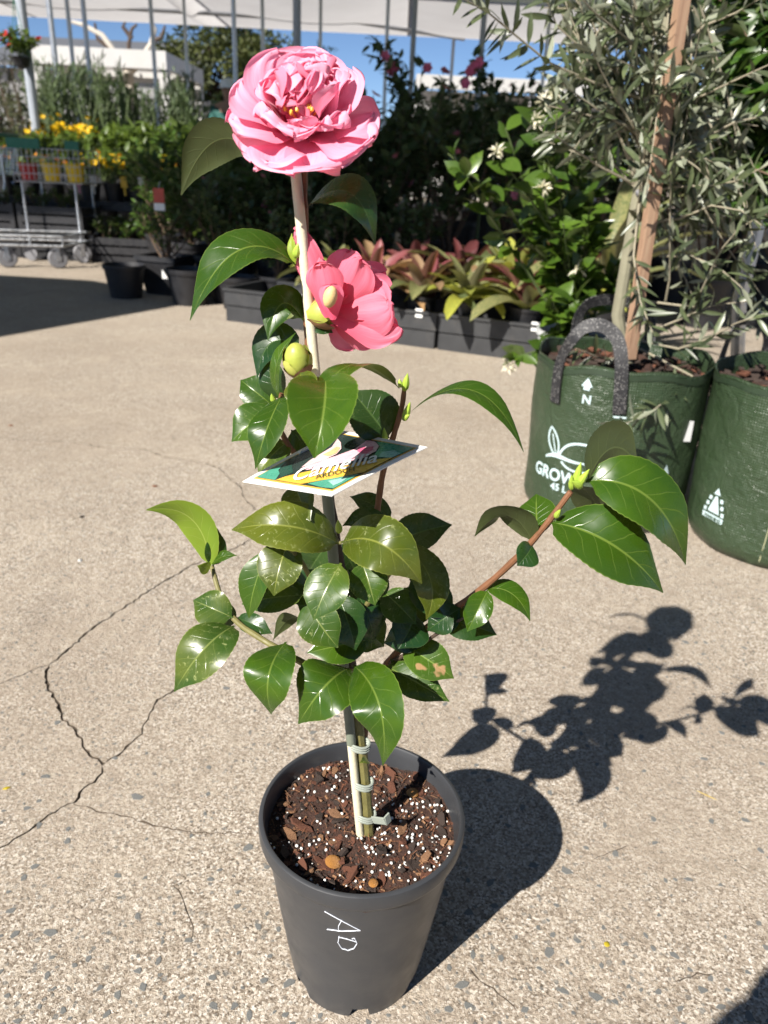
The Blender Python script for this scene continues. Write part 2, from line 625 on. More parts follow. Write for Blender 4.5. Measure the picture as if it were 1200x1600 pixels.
def build_ground():
    vs, es, cz = [], [], {}
    B = 220
    for x, y in ((-B, -B), (B, -B), (B, B), (-B, B)):
        vs.append(Vector((x, y)))
    es += [(0, 1), (1, 2), (2, 3), (3, 0)]
    for w, pix in CRACKS:
        c = ragged(pix)
        n = len(c)
        L, Rr, M = [], [], []
        for i in range(n):
            d = (c[min(i + 1, n - 1)] - c[max(i - 1, 0)]).normalized()
            per = Vector((-d.y, d.x))
            e = math.sin(math.pi * min(1, max(.0, i / (n - 1)))) ** .25 if 0 < i < n - 1 else .0
            wl = w * e * U(.10, .62) * (1 + (2.0 * (random.random() < .07)))
            wr = w * e * U(.10, .62) * (1 + (1.6 * (random.random() < .07)))
            M.append(len(vs)); vs.append(c[i])
            cz[(round(c[i].x, 5), round(c[i].y, 5))] = -(w * 1.3 if e > 0 else 0)
            if e > 0:
                L.append(len(vs)); vs.append(c[i] + per * (wl + .0002))
                Rr.append(len(vs)); vs.append(c[i] - per * (wr + .0002))
            else:
                L.append(M[-1]); Rr.append(M[-1])
        for q in (L, Rr, M):
            es += [(a, b) for a, b in zip(q, q[1:]) if a != b]
    V, E, Fc, ov, oe, of = geometry.delaunay_2d_cdt(vs, es, [], 0, 1e-6)
    co, low = [], []
    for v in V:
        z = cz.get((round(v.x, 5), round(v.y, 5)), 0.0)
        co.append((v.x, v.y, z))
        low.append(z < 0)
    me = bpy.data.meshes.new('ground')
    me.from_pydata(co, [], [tuple(f) for f in Fc])
    me.materials.append(MAT['concrete'])
    me.materials.append(MAT['dirt'])
    me.polygons.foreach_set('material_index', [1 if any(low[i] for i in f) else 0 for f in Fc])
    bm = bmesh.new(); bm.from_mesh(me)
    for f in bm.faces:
        if f.normal.z < 0:
            f.normal_flip()
    bm.to_mesh(me); bm.free()
    me.update()
    return tag(put('ground', me), kind='structure')


ground = build_ground()

# stone chips in the worn surface: each is a flat chip, proud by half a millimetre
chips = []
for k in range(14):
    rr = random.Random(k)
    n = rr.randint(5, 7)
    poly = []
    for i in range(n):
        a = 2 * math.pi * (i + rr.uniform(-.3, .3)) / n
        r = rr.uniform(.55, 1.1)
        poly.append((r * math.cos(a) * 1.25, r * math.sin(a) * .8))
    b = MB()
    top = [(x * .9, y * .9) for x, y in poly]
    b.add([(x, y, -.3) for x, y in poly] + [(x, y, .16 + rr.uniform(-.05, .05)) for x, y in top],
          [tuple(range(n, 2 * n))] + [(i, (i + 1) % n, n + (i + 1) % n, n + i) for i in range(n)])
    chips.append(b.mesh('stone', MAT['stone'], smooth=False))
spots = []
tries = 0
while len(spots) < 300 and tries < 20000:
    tries += 1
    x, y = U(-20, 1220), 1600 - 620 * random.random() ** 1.6 + 15
    p = gp(x, y)
    if (p.x + .0066) ** 2 + (p.y - .5655) ** 2 < .072 ** 2:
        continue
    if random.random() > (.35 if x < 420 and y < 1350 else 1):
        continue
    s = U(.0022, .0064) * (1.45 if random.random() < .15 else 1)
    if any((p.x - q[0]) ** 2 + (p.y - q[1]) ** 2 < ((s + q[2]) * 1.3) ** 2 for q in spots):
        continue
    spots.append((p.x, p.y, s))
for i, (x, y, s) in enumerate(spots):
    o = put('stone', chips[i % 14], ground)
    o.location = (x, y, .0002)
    o.scale = (s, s, .003)
    o.rotation_euler = (0, 0, U(0, 6.28))


# ------------------------------------------------------------------ shade roof over the nursery, unseen near bays added for shade
def cloth_mat():
    m = NT('white_shade_cloth')
    c = m.mix(m.noise(1.4, 4), (.60, .58, .57), (.76, .75, .74))
    m.p(Base_Color=c, Roughness=.9)
    m.bump(m.noise(7, 3), .3, .03)
    tr = m.n('ShaderNodeBsdfTranslucent')
    m.l(c, tr.inputs[0])
    mx = m.n('ShaderNodeMixShader')
    mx.inputs[0].default_value = .42
    m.l(m.b.outputs[0], mx.inputs[1])
    m.l(tr.outputs[0], mx.inputs[2])
    m.l(mx.outputs[0], m.out.inputs[0])
    return m.mat


MAT['cloth'] = cloth_mat()


def added_cloth_mat():
    m = NT('added_dark_cloth')
    m.p(Base_Color=m.mix(m.noise(1.4, 4), (.035, .045, .04), (.06, .07, .062)), Roughness=.95)
    tr = m.n('ShaderNodeBsdfTranslucent')
    tr.inputs[0].default_value = (.36, .40, .36, 1)
    mx = m.n('ShaderNodeMixShader')
    mx.inputs[0].default_value = .15
    m.l(m.b.outputs[0], mx.inputs[1])
    m.l(tr.outputs[0], mx.inputs[2])
    m.l(mx.outputs[0], m.out.inputs[0])
    return m.mat


MAT['added_cloth'] = added_cloth_mat()  # cloth of the added, unseen bays and sail; dark to cut fill light
CH = 3.4
canopy = thing('shade_canopy', (0, 10, 0), 'shade cloth roof on grey steel posts, white bays behind and added unseen dark bays in front, over the nursery rows', 'shade roof')


def panel(x0, x1, y0, y1, z, sag):
    b = MB()
    n = 8
    for j in range(n + 1):
        for i in range(n + 1):
            u, v = i / n, j / n
            b.v.append((x0 + (x1 - x0) * u, y0 + (y1 - y0) * v, z - sag * 16 * u * (1 - u) * v * (1 - v) - .03 * math.sin(9 * u + x0) * v * (1 - v)))
    for j in range(n):
        for i in range(n):
            b.f.append((j * (n + 1) + i, j * (n + 1) + i + 1, (j + 1) * (n + 1) + i + 1, (j + 1) * (n + 1) + i))
            b.m.append(0)
    b.build('cloth_panel', MAT['cloth' if y0 > 15 else 'added_cloth'], canopy, angle=180)


for x0, x1 in ((-16, -12), (-12, -8), (-8, -4.4), (-4.4, -3.85), (-3.85, 0), (0, 4), (4, 8), (8, 13)):
    ys = [8.6, 11.2, 15.2, 19.2] if x1 < -3.5 else [1.5, 4.4, 7.4, 11.2, 15.2, 19.2]  # near bays are unseen, added and spaced to place sun and shade
    for y0, y1 in zip(ys, ys[1:]):
        panel(x0 + .001, x1 - .001, y0 + .001, y1 - .001, CH, .16)
for x0, x1 in ((-9, -6.4), (-6.4, -3.86)):
    panel(x0 + .001, x1 - .001, 3.45, 4.3, CH - .02, .02)  # unseen strip added to shade the shopping trolley and crates
for y in (8.58, 11.2, 15.2, 17.2, 19.24):
    MB().tube([(-16, y, CH + .05), (13, y, CH + .05)] if y != 17.2 else [(-16, 16.4, CH - .1), (-1, 17.1, CH - .1), (1.2, 19.1, CH - .02)], .035, 8).build('beam', MAT['gal'], canopy)
for x in (-12, -8, -3.85, 0, 4, 8):
    MB().tube([(x, 8.6 if x < -3.5 else 1.5, CH + .03), (x, 19.2, CH + .03)], .03, 8).build('rafter', MAT['gal'], canopy)
# posts: (picture column at the top edge, forward distance, radius)
for px_, Yp, r in ((34, 8.2, .045), (78, 9.4, .03), (106, 12.5, .03), (131, 11, .03), (236, 13, .03), (288, 14, .025), (365, 10.2, .026), (410, 13.2, .028),
                   (464, 8.0, .036), (501, 14.2, .028), (606, 12.4, .026), (648, 11.2, .034), (712, 19.1, .035), (757, 10.4, .034), (860, 14, .03), (960, 12, .03)):
    p = pt(px_, 20, Yp)
    MB().tube([(p.x, Yp, 0), (p.x, Yp, CH + .02)], r, 10).build('post', MAT['polegrey'] if r > .033 else MAT['gal'], canopy)

# an unseen sail added left of the frame, shaped to shade the yard
sail = thing('added_shade_sail', (-5.2, 1.0, 0), 'added unseen dark sail on steel posts, cut to shade the yard', 'shade sail')
sp_ = [(-6.2, -2.6), (-4.05, .72), (-3.46, 1.95), (-4.3, 2.62), (-7.5, 2.7)]
b = MB()
b.add([(x, y, 3.0 - .12 * (i % 2)) for i, (x, y) in enumerate(sp_)] + [(-5.3, 1.0, 2.85)], [(i, (i + 1) % 5, 5) for i in range(5)])
b.build('sail_cloth', MAT['added_cloth'], sail)
for x, y in (sp_[0], sp_[2], sp_[4]):
    MB().tube([(x, y, 0), (x, y, 3.05)], .04, 10).build('post', MAT['gal'], sail)

# ------------------------------------------------------------------ what stands beyond the shade roof
MAT['whitepaint'] = plain('white_paint', (.44, .435, .42), .5, .08, 3, .1, 40, dirt=((.45, .43, .38), .4))
MAT['underside'] = plain('grey_ceiling', (.42, .42, .42), .7, .1, 3, .1, 40)
MAT['greyroof'] = plain('dark_grey_cladding', (.10, .105, .115), .6, .15, 2, .1, 30)
MAT['whitesheet'] = plain('white_sheeting', (.46, .46, .455), .5, .06, 2, .1, 30)
MAT['palings'] = plain('pale_grey_palings', (.46, .46, .45), .75, .2, 5, .2, 60)


def pergola():
    A, B_ = pt(47, 66, 24), pt(254, 82, 24)
    z = 3.42
    t = thing('pergola', (A.x, 24, 0), 'white flat-roofed pergola with square posts beyond the plant rows', 'pergola')
    x0, x1, y0, y1 = A.x, B_.x + .1, 24, 28.2
    MB().bar((x0, y0, z - .22), (x1, y0, z - .22), .12, .44).build('front_beam', MAT['whitepaint'], t)
    MB().bar((x0, y1, z - .22), (x1, y1, z - .22), .12, .44).build('back_beam', MAT['whitepaint'], t)
    for x in (x0 + .065, x1 - .065):
        MB().bar((x, y0 + .063, z - .225), (x, y1 - .063, z - .225), .13, .43).build('side_beam', MAT['whitepaint'], t)
    for i in range(9):
        y = y0 + .4 + i * (y1 - y0 - .8) / 8
        MB().bar((x0 + .14, y, z - .14), (x1 - .14, y, z - .14), .30, .05).build('louvre', MAT['underside'], t)
    for x in (x0 + .12, x1 - .12):
        for y in (y0 + .12, y1 - .12):
            MB().bar((x, y, 0), (x, y, z - .45), .23, .23).build('post', MAT['whitepaint'], t)


pergola()


def carport():
    A = pt(652, 98, 23)
    t = thing('carport', (A.x, 23, 0), 'white low-pitched carport behind the pink flowering hedge', 'carport')
    x0, x1 = A.x, A.x + 6.2
    MB().box(((x0 + x1) / 2, 23, 2.92), (x1 - x0, .14, .32)).build('fascia', MAT['whitepaint'], t)
    b = MB()
    b.add([(x0, 23.08, 2.98), (x1, 23.08, 2.98), (x1, 28, 3.3), (x0, 28, 3.3), (x0, 23.08, 3.04), (x1, 23.08, 3.04), (x1, 28, 3.36), (x0, 28, 3.36)],
          [(3, 2, 1, 0), (4, 5, 6, 7), (0, 1, 5, 4), (1, 2, 6, 5), (2, 3, 7, 6), (3, 0, 4, 7)])
    b.build('roof', MAT['underside'], t)
    MB().box(((x0 + x1) / 2, 27.6, 1.55), (x1 - x0, .1, 3.1)).build('rear_wall', MAT['whitesheet'], t)
    for x in (x0 + .1, (x0 + x1) / 2, x1 - .1):
        MB().bar((x, 23.15, 0), (x, 23.15, 2.75), .14, .14).build('post', MAT['whitepaint'], t)


carport()


def shed():
    A, B_ = pt(55, 112, 32), pt(300, 130, 32)
    t = thing('storage_shed', (A.x, 32, 0), 'long white corrugated shed with dark grey roof behind the pergola', 'shed')
    b = MB()
    x0, x1 = A.x - 2, B_.x
    n = 90
    vs = []
    for i in range(n * 2 + 1):
        x = x0 + (x1 - x0) * i / (2 * n)
        y = 32 + (.06 if i % 2 else 0)
        vs += [(x, y, 0), (x, y, 3.55)]
    b.add(vs, [(2 * i, 2 * i + 2, 2 * i + 3, 2 * i + 1) for i in range(2 * n)])
    b.build('wall', MAT['whitesheet'], t, smooth=False)
    MB().add([(x0 - .2, 31.6, 3.56), (x1 + .2, 31.6, 3.56), (x1 + .2, 37, 5.0), (x0 - .2, 37, 5.0), (x0 - .2, 31.6, 3.7), (x1 + .2, 31.6, 3.7), (x1 + .2, 37, 5.15), (x0 - .2, 37, 5.15)],
             [(3, 2, 1, 0), (4, 5, 6, 7), (0, 1, 5, 4), (1, 2, 6, 5), (2, 3, 7, 6), (3, 0, 4, 7)]).build('roof', MAT['greyroof'], t)


shed()


def paling_fence():
    A, B_ = pt(180, 142, 29), pt(350, 152, 29)
    t = thing('paling_fence', (A.x, 29, 0), 'pale grey paling fence behind the pergola', 'fence')
    x = A.x
    b = MB()
    while x < B_.x + 1:
        b.box((x, 29, 1.3), (.11, .03, 2.55 + U(-.03, .03)))
        x += .15
    tag(b.build('palings', MAT['palings'], t), kind='stuff')
    for z in (.6, 2.0):
        MB().box(((A.x + B_.x + 1) / 2, 29.05, z), (B_.x + 1 - A.x, .05, .1)).build('rail', MAT['palings'], t)


paling_fence()

# ------------------------------------------------------------------ foliage builders
MAT['lf_dark'] = leafy('dark_shrub_leaf', (.045, .085, .03), (.08, .11, .05), .33, .22)
MAT['lf_mid'] = leafy('green_shrub_leaf', (.055, .115, .02), (.09, .13, .05), .42, .28)
MAT['lf_lime'] = leafy('lime_leaf', (.085, .145, .025), (.15, .21, .06), .45, .32)
MAT['lf_grey'] = leafy('grey_green_leaf', (.10, .13, .075), (.17, .19, .14), .55, .2)
MAT['lf_needle'] = leafy('needle_leaf', (.065, .115, .045), (.09, .12, .07), .5, .2)
MAT['lf_conifer'] = leafy('conifer_leaf', (.062, .078, .020), (.05, .07, .02), .6, .15)
MAT['stemb'] = plain('brown_stem', (.10, .065, .04), .8, .3, 30, .4, 120)
MAT['stemg'] = plain('green_stem', (.10, .14, .05), .6, .3, 30, .2, 120)
MAT['paletrunk'] = plain('pale_gum_bark', (.45, .41, .35), .8, .25, 6, .4, 40)
for nm, c in (('fl_pink', (.72, .17, .30)), ('fl_palepink', (.72, .24, .34)), ('fl_yellow', (.82, .52, .02)), ('fl_orange', (.85, .33, .02)), ('fl_white', (.80, .76, .62)),
              ('fl_red', (.55, .03, .02)), ('fl_purple', (.30, .22, .42))):
    m = leafy(nm, c, None, .5, .35, .2, .3, (1, 1, 1))
    MAT[nm] = m


def spray(b, base, tip, r0, r1, lean=.2, n=5):
    base, tip = Vector(base), Vector(tip)
    d = tip - base
    off = Vector((U(-1, 1), U(-1, 1), U(.0, .6))) * d.length * lean
    pts = [base + d * (i / n) + off * (4 * (i / n) * (1 - i / n)) * .5 for i in range(n + 1)]
    b.tube(pts, [r0 + (r1 - r0) * i / n for i in range(n + 1)], 5)
    return pts


def along(pts, t):
    k = t * (len(pts) - 1)
    i = min(int(k), len(pts) - 2)
    return pts[i].lerp(pts[i + 1], k - i), (pts[i + 1] - pts[i]).normalized()


def bush_parts(parent, h, r, n, L, Wd, mat, z0=.0, nst=7, kind='round', stem=None, fl=None, bend=.3, low=.25):
    """stems with leaves along them; local coordinates, base at the origin"""
    b = MB()
    P, A, N = [], [], []
    ends = []
    for i in range(nst):
        a = 2 * math.pi * i / nst + U(-.4, .4)
        if kind == 'upright':
            q = r * U(.1, 1)
            tip = (q * math.cos(a), q * math.sin(a), z0 + h * U(.75, 1.0))
        else:
            e = U(.25, 1.45)
            q = r * math.cos(e * .9) * U(.75, 1.0)
            tip = (q * math.cos(a), q * math.sin(a), z0 + h * (.45 + .55 * math.sin(e)) * U(.85, 1.0))
        st = spray(b, (U(-.02, .02), U(-.02, .02), z0), tip, .004 + h * .006, .0015, .22)
        ends.append(st)
        for k in range(3 if kind == 'round' else 0):
            p0, d0 = along(st, U(.35, .9))
            dd = (d0 + Vector((U(-1, 1), U(-1, 1), U(-.2, .9))) * .9).normalized()
            ends.append(spray(b, p0, p0 + dd * h * U(.16, .34), .0025, .001, .2, 3))
    m = len(ends)
    for k in range(n):
        st = ends[k % m]
        t = (low if k % m < 1e9 and kind == 'round' and len(st) > 4 else .12)
        p, d = along(st, U(t, 1.0))
        rv = Vector((U(-1, 1), U(-1, 1), U(-.5, .9)))
        ax = (d * (.9 if kind == 'upright' else .5) + rv * (.55 if kind == 'upright' else .9)).normalized()
        P.append(p + Vector((U(-1, 1), U(-1, 1), U(-1, 1))) * L * .2)
        A.append(ax)
        N.append((U(-.7, .7), U(-.7, .7), 1))
    vs, fs, rn = leaf_cloud(P, A, N, rng.uniform(.65, 1.1, n) * L, rng.uniform(.75, 1.15, n) * Wd, bend)
    if stem is not False:
        put('stems', b.mesh('stems', MAT[stem or 'stemb']), parent, False)
    tag(put('foliage', fmesh('foliage', vs, fs, MAT[mat], rn), parent, False), kind='stuff')
    if fl:
        fm, nf, fs_, zmin = fl
        P, A, N, Ln = [], [], [], []
        for k in range(nf):
            st = ends[random.randrange(m)]
            p, d = along(st, U(.7, 1.0))
            p = p + Vector((U(-1, 1), U(-1, 1), U(0, 1))) * fs_ * .6
            up = Vector((U(-.7, .7), U(-1, .4), U(.2, 1))).normalized()
            o = up.orthogonal().normalized()
            o2 = up.cross(o)
            for j in range(7):
                a = j * 2 * math.pi / 7
                P.append(p)
                A.append(o * math.cos(a) + o2 * math.sin(a) + up * .45)
                N.append(up)
                Ln.append(fs_ * U(.45, .6))
        Ln = np.array(Ln)
        vs, fs2, rn = leaf_cloud(P, A, N, Ln, Ln * .8, .2, .15)
        tag(put('flowers', fmesh('flowers', vs, fs2, MAT[fm], rn), parent, False), kind='stuff')


def pot_part(parent, r, h, mat='blackpot', z=0, name='pot', soil=True, n=20):
    b = MB()
    b.lathe([(r * .74, 0), (r * .95, h * .86), (r * 1.0, h * .86), (r * 1.02, h * .9), (r * 1.02, h), (r * .96, h), (r * .9, h * .8)], n, (0, 0, z), cap0=True)
    o = put(name, b.mesh(name, MAT[mat]), parent, False)
    if soil:
        put('soil', MB().lathe([(r * .92, h * .86), (r * .5, h * .9), (.001, h * .91)], n, (0, 0, z)).mesh('soil', MAT['soil']), o, False)
    return o


KIND = {}


def proto(key, name, label, cat, group, fn):
    t = thing(name, (0, 0, 0), label, cat, group)
    fn(t)
    KIND[key] = [t, False]


def place(key, x, y, z=0, s=1.0, rz=None, label=None):
    t, used = KIND[key]
    if not used:
        KIND[key][1] = True
        o = t
        o.location = (x, y, z)
        o.rotation_euler = (0, 0, U(0, 6.28) if rz is None else rz)
        o.scale = (s, s, s)
        if label:
            o['label'] = label
        return o
    return copy_tree(t, (x, y, z), U(0, 6.28) if rz is None else rz, None, label, s)


# trees beyond
def far_tree(name, label, base, zc, rx, rz_, n, L, Wd, mat, trunk='stemb', clumps=40, lift=0):
    t = thing(name, base, label, 'tree')
    b = MB()
    base = Vector(base)
    top = base + Vector((0, 0, zc))
    b.tube([base, base.lerp(top, .5) + Vector((.1, 0, 0)), top], [rx * .11, rx * .09, rx * .04], 8)
    P, A, N = [], [], []
    cl = []
    for k in range(clumps):
        v = Vector((random.gauss(0, 1), random.gauss(0, 1), random.gauss(0, 1))).normalized() * (U(.45, 1) ** .6)
        c = top + Vector((v.x * rx, v.y * rx, v.z * rz_))
        cl.append((c, U(.14, .3) * rx))
        if k % 2 == 0:
            b.tube([base.lerp(top, U(.5, .95)), c], [rx * .03, rx * .008], 5)
    b.build('trunk', MAT[trunk], t)
    for k in range(n):
        c, q = cl[k % clumps]
        v = Vector((random.gauss(0, 1), random.gauss(0, 1), random.gauss(0, 1))).normalized()
        P.append(c + v * q * U(.6, 1.05))
        A.append(v + Vector((U(-.6, .6), U(-.6, .6), U(-.6, .6))))
        N.append((U(-1, 1), U(-1, 1), 1))
    vs, fs, rn = leaf_cloud(P, A, N, rng.uniform(.6, 1.2, n) * L, rng.uniform(.7, 1.2, n) * Wd)
    tag(put('crown', fmesh('crown', vs, fs, MAT[mat], rn), t), kind='stuff')
    return t


p = pt(352, 100, 33)
far_tree('conifer_tree', 'big rounded dark green conifer beyond the paling fence', (p.x, 33, 0), 3.6, 2.5, 1.95, 14000, .22, .10, 'lf_conifer', clumps=90)
p = pt(412, 120, 37)
far_tree('conifer_tree', 'smaller dark conifer to the right of the big rounded conifer', (p.x, 37, 0), 3.6, 1.1, 1.4, 2600, .22, .10, 'lf_conifer', clumps=30)


def bare_tree():
    t = thing('bare_tree', tuple(gp(200, 300)) and (pt(203, 140, 27).x, 27, 0), 'bare pruned tree with pale trunk and dark stubby limbs by the pergola', 'tree')
    q = lambda x, y: pt(x, y, 27)
    MB().tube([(pt(203, 140, 27).x, 27, 0), q(203, 135), q(199, 110), q(205, 90)], [.24, .19, .14, .12], 10).build('trunk', MAT['paletrunk'], t)
    for i, l in enumerate((((203, 112), (192, 98), (178, 80), (160, 55), (128, 38), (112, 34)), ((204, 112), (222, 92), (236, 70), (242, 45), (238, 36)),
                           ((202, 92), (201, 70), (206, 45), (214, 38)), ((178, 80), (152, 60), (148, 36)), ((236, 66), (252, 58), (258, 40)), ((206, 60), (192, 42), (196, 33)))):
        pts = [q(*a) for a in l]
        MB().tube(pts, [.12, .05] if i < 2 else [.08, .035], 8).build('limb', MAT['paletrunk'] if i < 2 else MAT['bark_dark'], t)


bare_tree()

# ================================================================== NURSERY STOCK IN THE BACKGROUND
proto('hedge', 'camellia_shrub', 'dark glossy camellia shrub with pink blooms in a black pot behind the bromeliads', 'shrub', 'flowering shrubs behind the bromeliads',
      lambda t: (pot_part(t, .15, .28), bush_parts(t, 1.0, .36, 720, .085, .042, 'lf_dark', .26, 9, fl=('fl_palepink', 5, .07, 0))))
proto('shrub', 'green_shrub', 'leafy mid green shrub in a black pot under the shade roof', 'shrub', 'green shrubs under the shade roof',
      lambda t: (pot_part(t, .15, .27), bush_parts(t, .72, .38, 620, .085, .038, 'lf_mid', .25, 8)))
proto('lowshrub', 'low_shrub', 'low dark leafy shrub in a black pot near the paved yard', 'shrub', 'low shrubs along the yard',
      lambda t: (pot_part(t, .13, .22), bush_parts(t, .48, .30, 420, .065, .030, 'lf_dark', .2, 8, fl=('fl_palepink', 2, .035, 0))))
proto('rosemary', 'rosemary_plant', 'tall upright needle-leaved herb in a black pot', 'herb plant', 'upright herbs below the pergola',
      lambda t: (pot_part(t, .13, .24), bush_parts(t, .85, .20, 1500, .055, .008, 'lf_needle', .22, 26, 'upright', 'stemg', bend=.1)))
proto('greyshrub', 'grey_shrub', 'grey-green bushy shrub at the far left plant rows', 'shrub', 'grey-green shrubs',
      lambda t: (pot_part(t, .16, .28), bush_parts(t, 1.15, .45, 1100, .055, .018, 'lf_grey', .26, 12, fl=('fl_purple', 14, .035, 0))))
proto('marigold', 'marigold_plant', 'small yellow flowering plant in a black pot on the dark bench', 'flowering plant', 'yellow flowering plants on the bench',
      lambda t: (pot_part(t, .075, .12, n=14), bush_parts(t, .17, .13, 260, .035, .012, 'lf_mid', .1, 9, 'round', 'stemg', fl=('fl_yellow', 12, .05, 0))))
proto('orange', 'marigold_plant', 'small orange flowering plant in a black pot behind the yellow ones', 'flowering plant', 'orange flowering plants on the bench',
      lambda t: (pot_part(t, .075, .12, n=14), bush_parts(t, .2, .14, 260, .04, .014, 'lf_lime', .1, 9, 'round', 'stemg', fl=('fl_orange', 8, .045, 0))))
proto('leafy', 'seedling_pot', 'lime green leafy seedlings in a black pot', 'seedlings', 'leafy seedling pots on the benches',
      lambda t: (pot_part(t, .08, .12, n=14), bush_parts(t, .18, .16, 130, .08, .03, 'lf_lime', .1, 9, 'round', 'stemg')))
proto('daisy', 'daisy_bush', 'bushy plant covered in yellow daisies on the rear bench', 'flowering plant', 'yellow daisies on the rear bench',
      lambda t: (pot_part(t, .11, .18, n=16), bush_parts(t, .3, .24, 360, .045, .014, 'lf_mid', .16, 9, 'round', 'stemg', fl=('fl_yellow', 42, .06, 0))))
proto('pinkbush', 'flowering_shrub', 'dark shrub dotted with small pink flowers in the rear rows', 'shrub', 'pink dotted shrubs in the rear rows',
      lambda t: (pot_part(t, .15, .28), bush_parts(t, .8, .4, 800, .06, .025, 'lf_dark', .26, 10, fl=('fl_pink', 9, .04, 0))))

# dark flowering hedge behind the bromeliads
HL = ['behind the tan banded bromeliad', 'behind the red centred bromeliad', 'behind the yellow-green bromeliad', 'behind the maroon bromeliad', 'behind the strap-leaved plant', 'behind the staked olive']
HL += ['in the second row behind the tan bromeliad', 'in the second row behind the red bromeliad', 'in the second row behind the pink climber', 'in the second row behind the yellow-green bromeliad',
       'in the second row behind the strap-leaved plant', 'in the second row behind the citrus bush', 'in the second row behind the leaning steel pipe']
hk = 0
for x, y, s in ((-.62, 5.15, .8), (-.15, 5.35, .98), (.33, 5.25, 1.02), (.82, 5.1, .98), (1.3, 4.9, .95), (1.85, 4.75, 1.02), (-.9, 5.9, 1.0), (-.35, 6.05, 1.05), (.2, 6.1, 1.16), (.75, 6.0, 1.12), (1.3, 5.8, 1.1),
                (1.9, 5.6, 1.12), (2.5, 5.4, 1.15)):
    place('hedge', x, y, 0, s, label='dark camellia shrub with pink blooms ' + HL[hk])
    hk += 1
for x, y, s in ((-1.42, 5.6, .95), (-1.05, 5.25, .85), (-1.75, 6.1, .95), (-1.3, 6.5, 1.1), (-.8, 7.0, 1.25), (-.2, 7.2, 1.3), (.5, 7.4, 1.4), (1.2, 7.2, 1.4), (2.0, 7.0, 1.4), (2.8, 6.6, 1.4),
                (-1.9, 7.6, 1.15), (-1.2, 8.2, 1.25), (-.3, 8.8, 1.4), (.9, 9.0, 1.5)):
    place('shrub', x, y, 0, s)
LL = ['beside the empty pots', 'beside the end tray of the bromeliads', 'behind the empty pots', 'behind the end tray', 'between the end tray and the hedge', 'touching the camellia hedge', 'behind the tan bromeliad']
lk = 0
for x, y, s in ((-1.0, 4.75, .95), (-.68, 4.6, .85), (-1.12, 5.0, 1.1), (-.72, 4.95, 1.15), (-.35, 4.75, .95), (-.3, 5.05, 1.2), (.05, 4.8, .95)):
    place('lowshrub', x, y, 0, s, label='low dark leafy shrub in a black pot ' + LL[lk])
    lk += 1
for i in range(9):
    place('rosemary', -3.85 + i * .19 + U(-.06, .06), 9.3 + U(-.3, .3), .05, U(1.25, 1.55))
for x, y, s in ((-4.3, 8.3, 1.15), (-5.0, 9.2, 1.25), (-4.7, 10.4, 1.3), (-5.6, 11, 1.5), (-3.95, 8.0, .95), (-5.9, 9.0, 1.2), (-6.6, 9.8, 1.3), (-7.4, 10.6, 1.3)):
    place('greyshrub', x, y, 0, s)
for x, y, s in ((-2.2, 9.4, 1.3), (-1.5, 10.4, 1.35), (-.7, 10.8, 1.4), (-3.0, 11.2, 1.4), (-4.2, 12, 1.5), (-2.2, 12.4, 1.5), (.1, 11.5, 1.6), (1.5, 11.2, 1.7), (3.0, 10.6, 1.7), (-6.0, 13, 1.6), (-1.2, 13.0, 1.6), (4.4, 10.5, 1.7), (-7.2, 12.4, 1.7), (-8.6, 12.8, 1.8), (-5.2, 12.6, 1.5), (4.2, 8.2, 1.6), (5.4, 9.2, 1.7)):
    place('pinkbush', x, y, 0, s * (.70 if x < .5 else 1))

# clipped screen of green behind all the rows
screen = thing('screening_hedge', (-1, 16, 0), 'long dark screening hedge at the back of the plant rows', 'hedge')
n = 13000
P = np.stack([rng.uniform(-20, 14, n), 16 + rng.uniform(-.6, .6, n), rng.uniform(.05, 1.9, n)], 1)
P[:, 2] *= 1 + .12 * np.sin(P[:, 0] * 1.9)
vs, fs, rn = leaf_cloud(P, rng.normal(size=(n, 3)), rng.normal(size=(n, 3)) + [0, -.4, .6], rng.uniform(.1, .2, n), rng.uniform(.05, .09, n))
tag(put('foliage', fmesh('foliage', vs, fs, MAT['lf_dark'], rn), screen), kind='stuff')
b = MB()
for i in range(75):
    x = -19.8 + i * .45
    b.tube([(x, 16, 0), (x + U(-.1, .1), 16 + U(-.2, .2), 1.7)], [.02, .008], 5)
b.build('stems', MAT['stemb'], screen)


# ------------------------------------------------------------------ benches, crates
def bench(x0, x1, y0, y1, z, label):
    t = thing('display_bench', ((x0 + x1) / 2, (y0 + y1) / 2, 0), label, 'bench')
    b = MB()
    n = int((y1 - y0) / .09)
    for i in range(n):
        y = y0 + (i + .5) * (y1 - y0) / n
        s = MB().box(((x0 + x1) / 2, y, z), (x1 - x0, .06, .02))
        s.build('slat', MAT['blackpot'], t)
    for y in (y0, y1):
        MB().box(((x0 + x1) / 2, y, z - .035), (x1 - x0, .03, .05)).build('rail', MAT['blackpot'], t)
    for x in (x0 + .05, x1 - .05):
        for y in (y0 + .04, y1 - .04):
            MB().box((x, y, (z - .06) / 2), (.04, .04, z - .06)).build('leg', MAT['blackpot'], t)
    return t


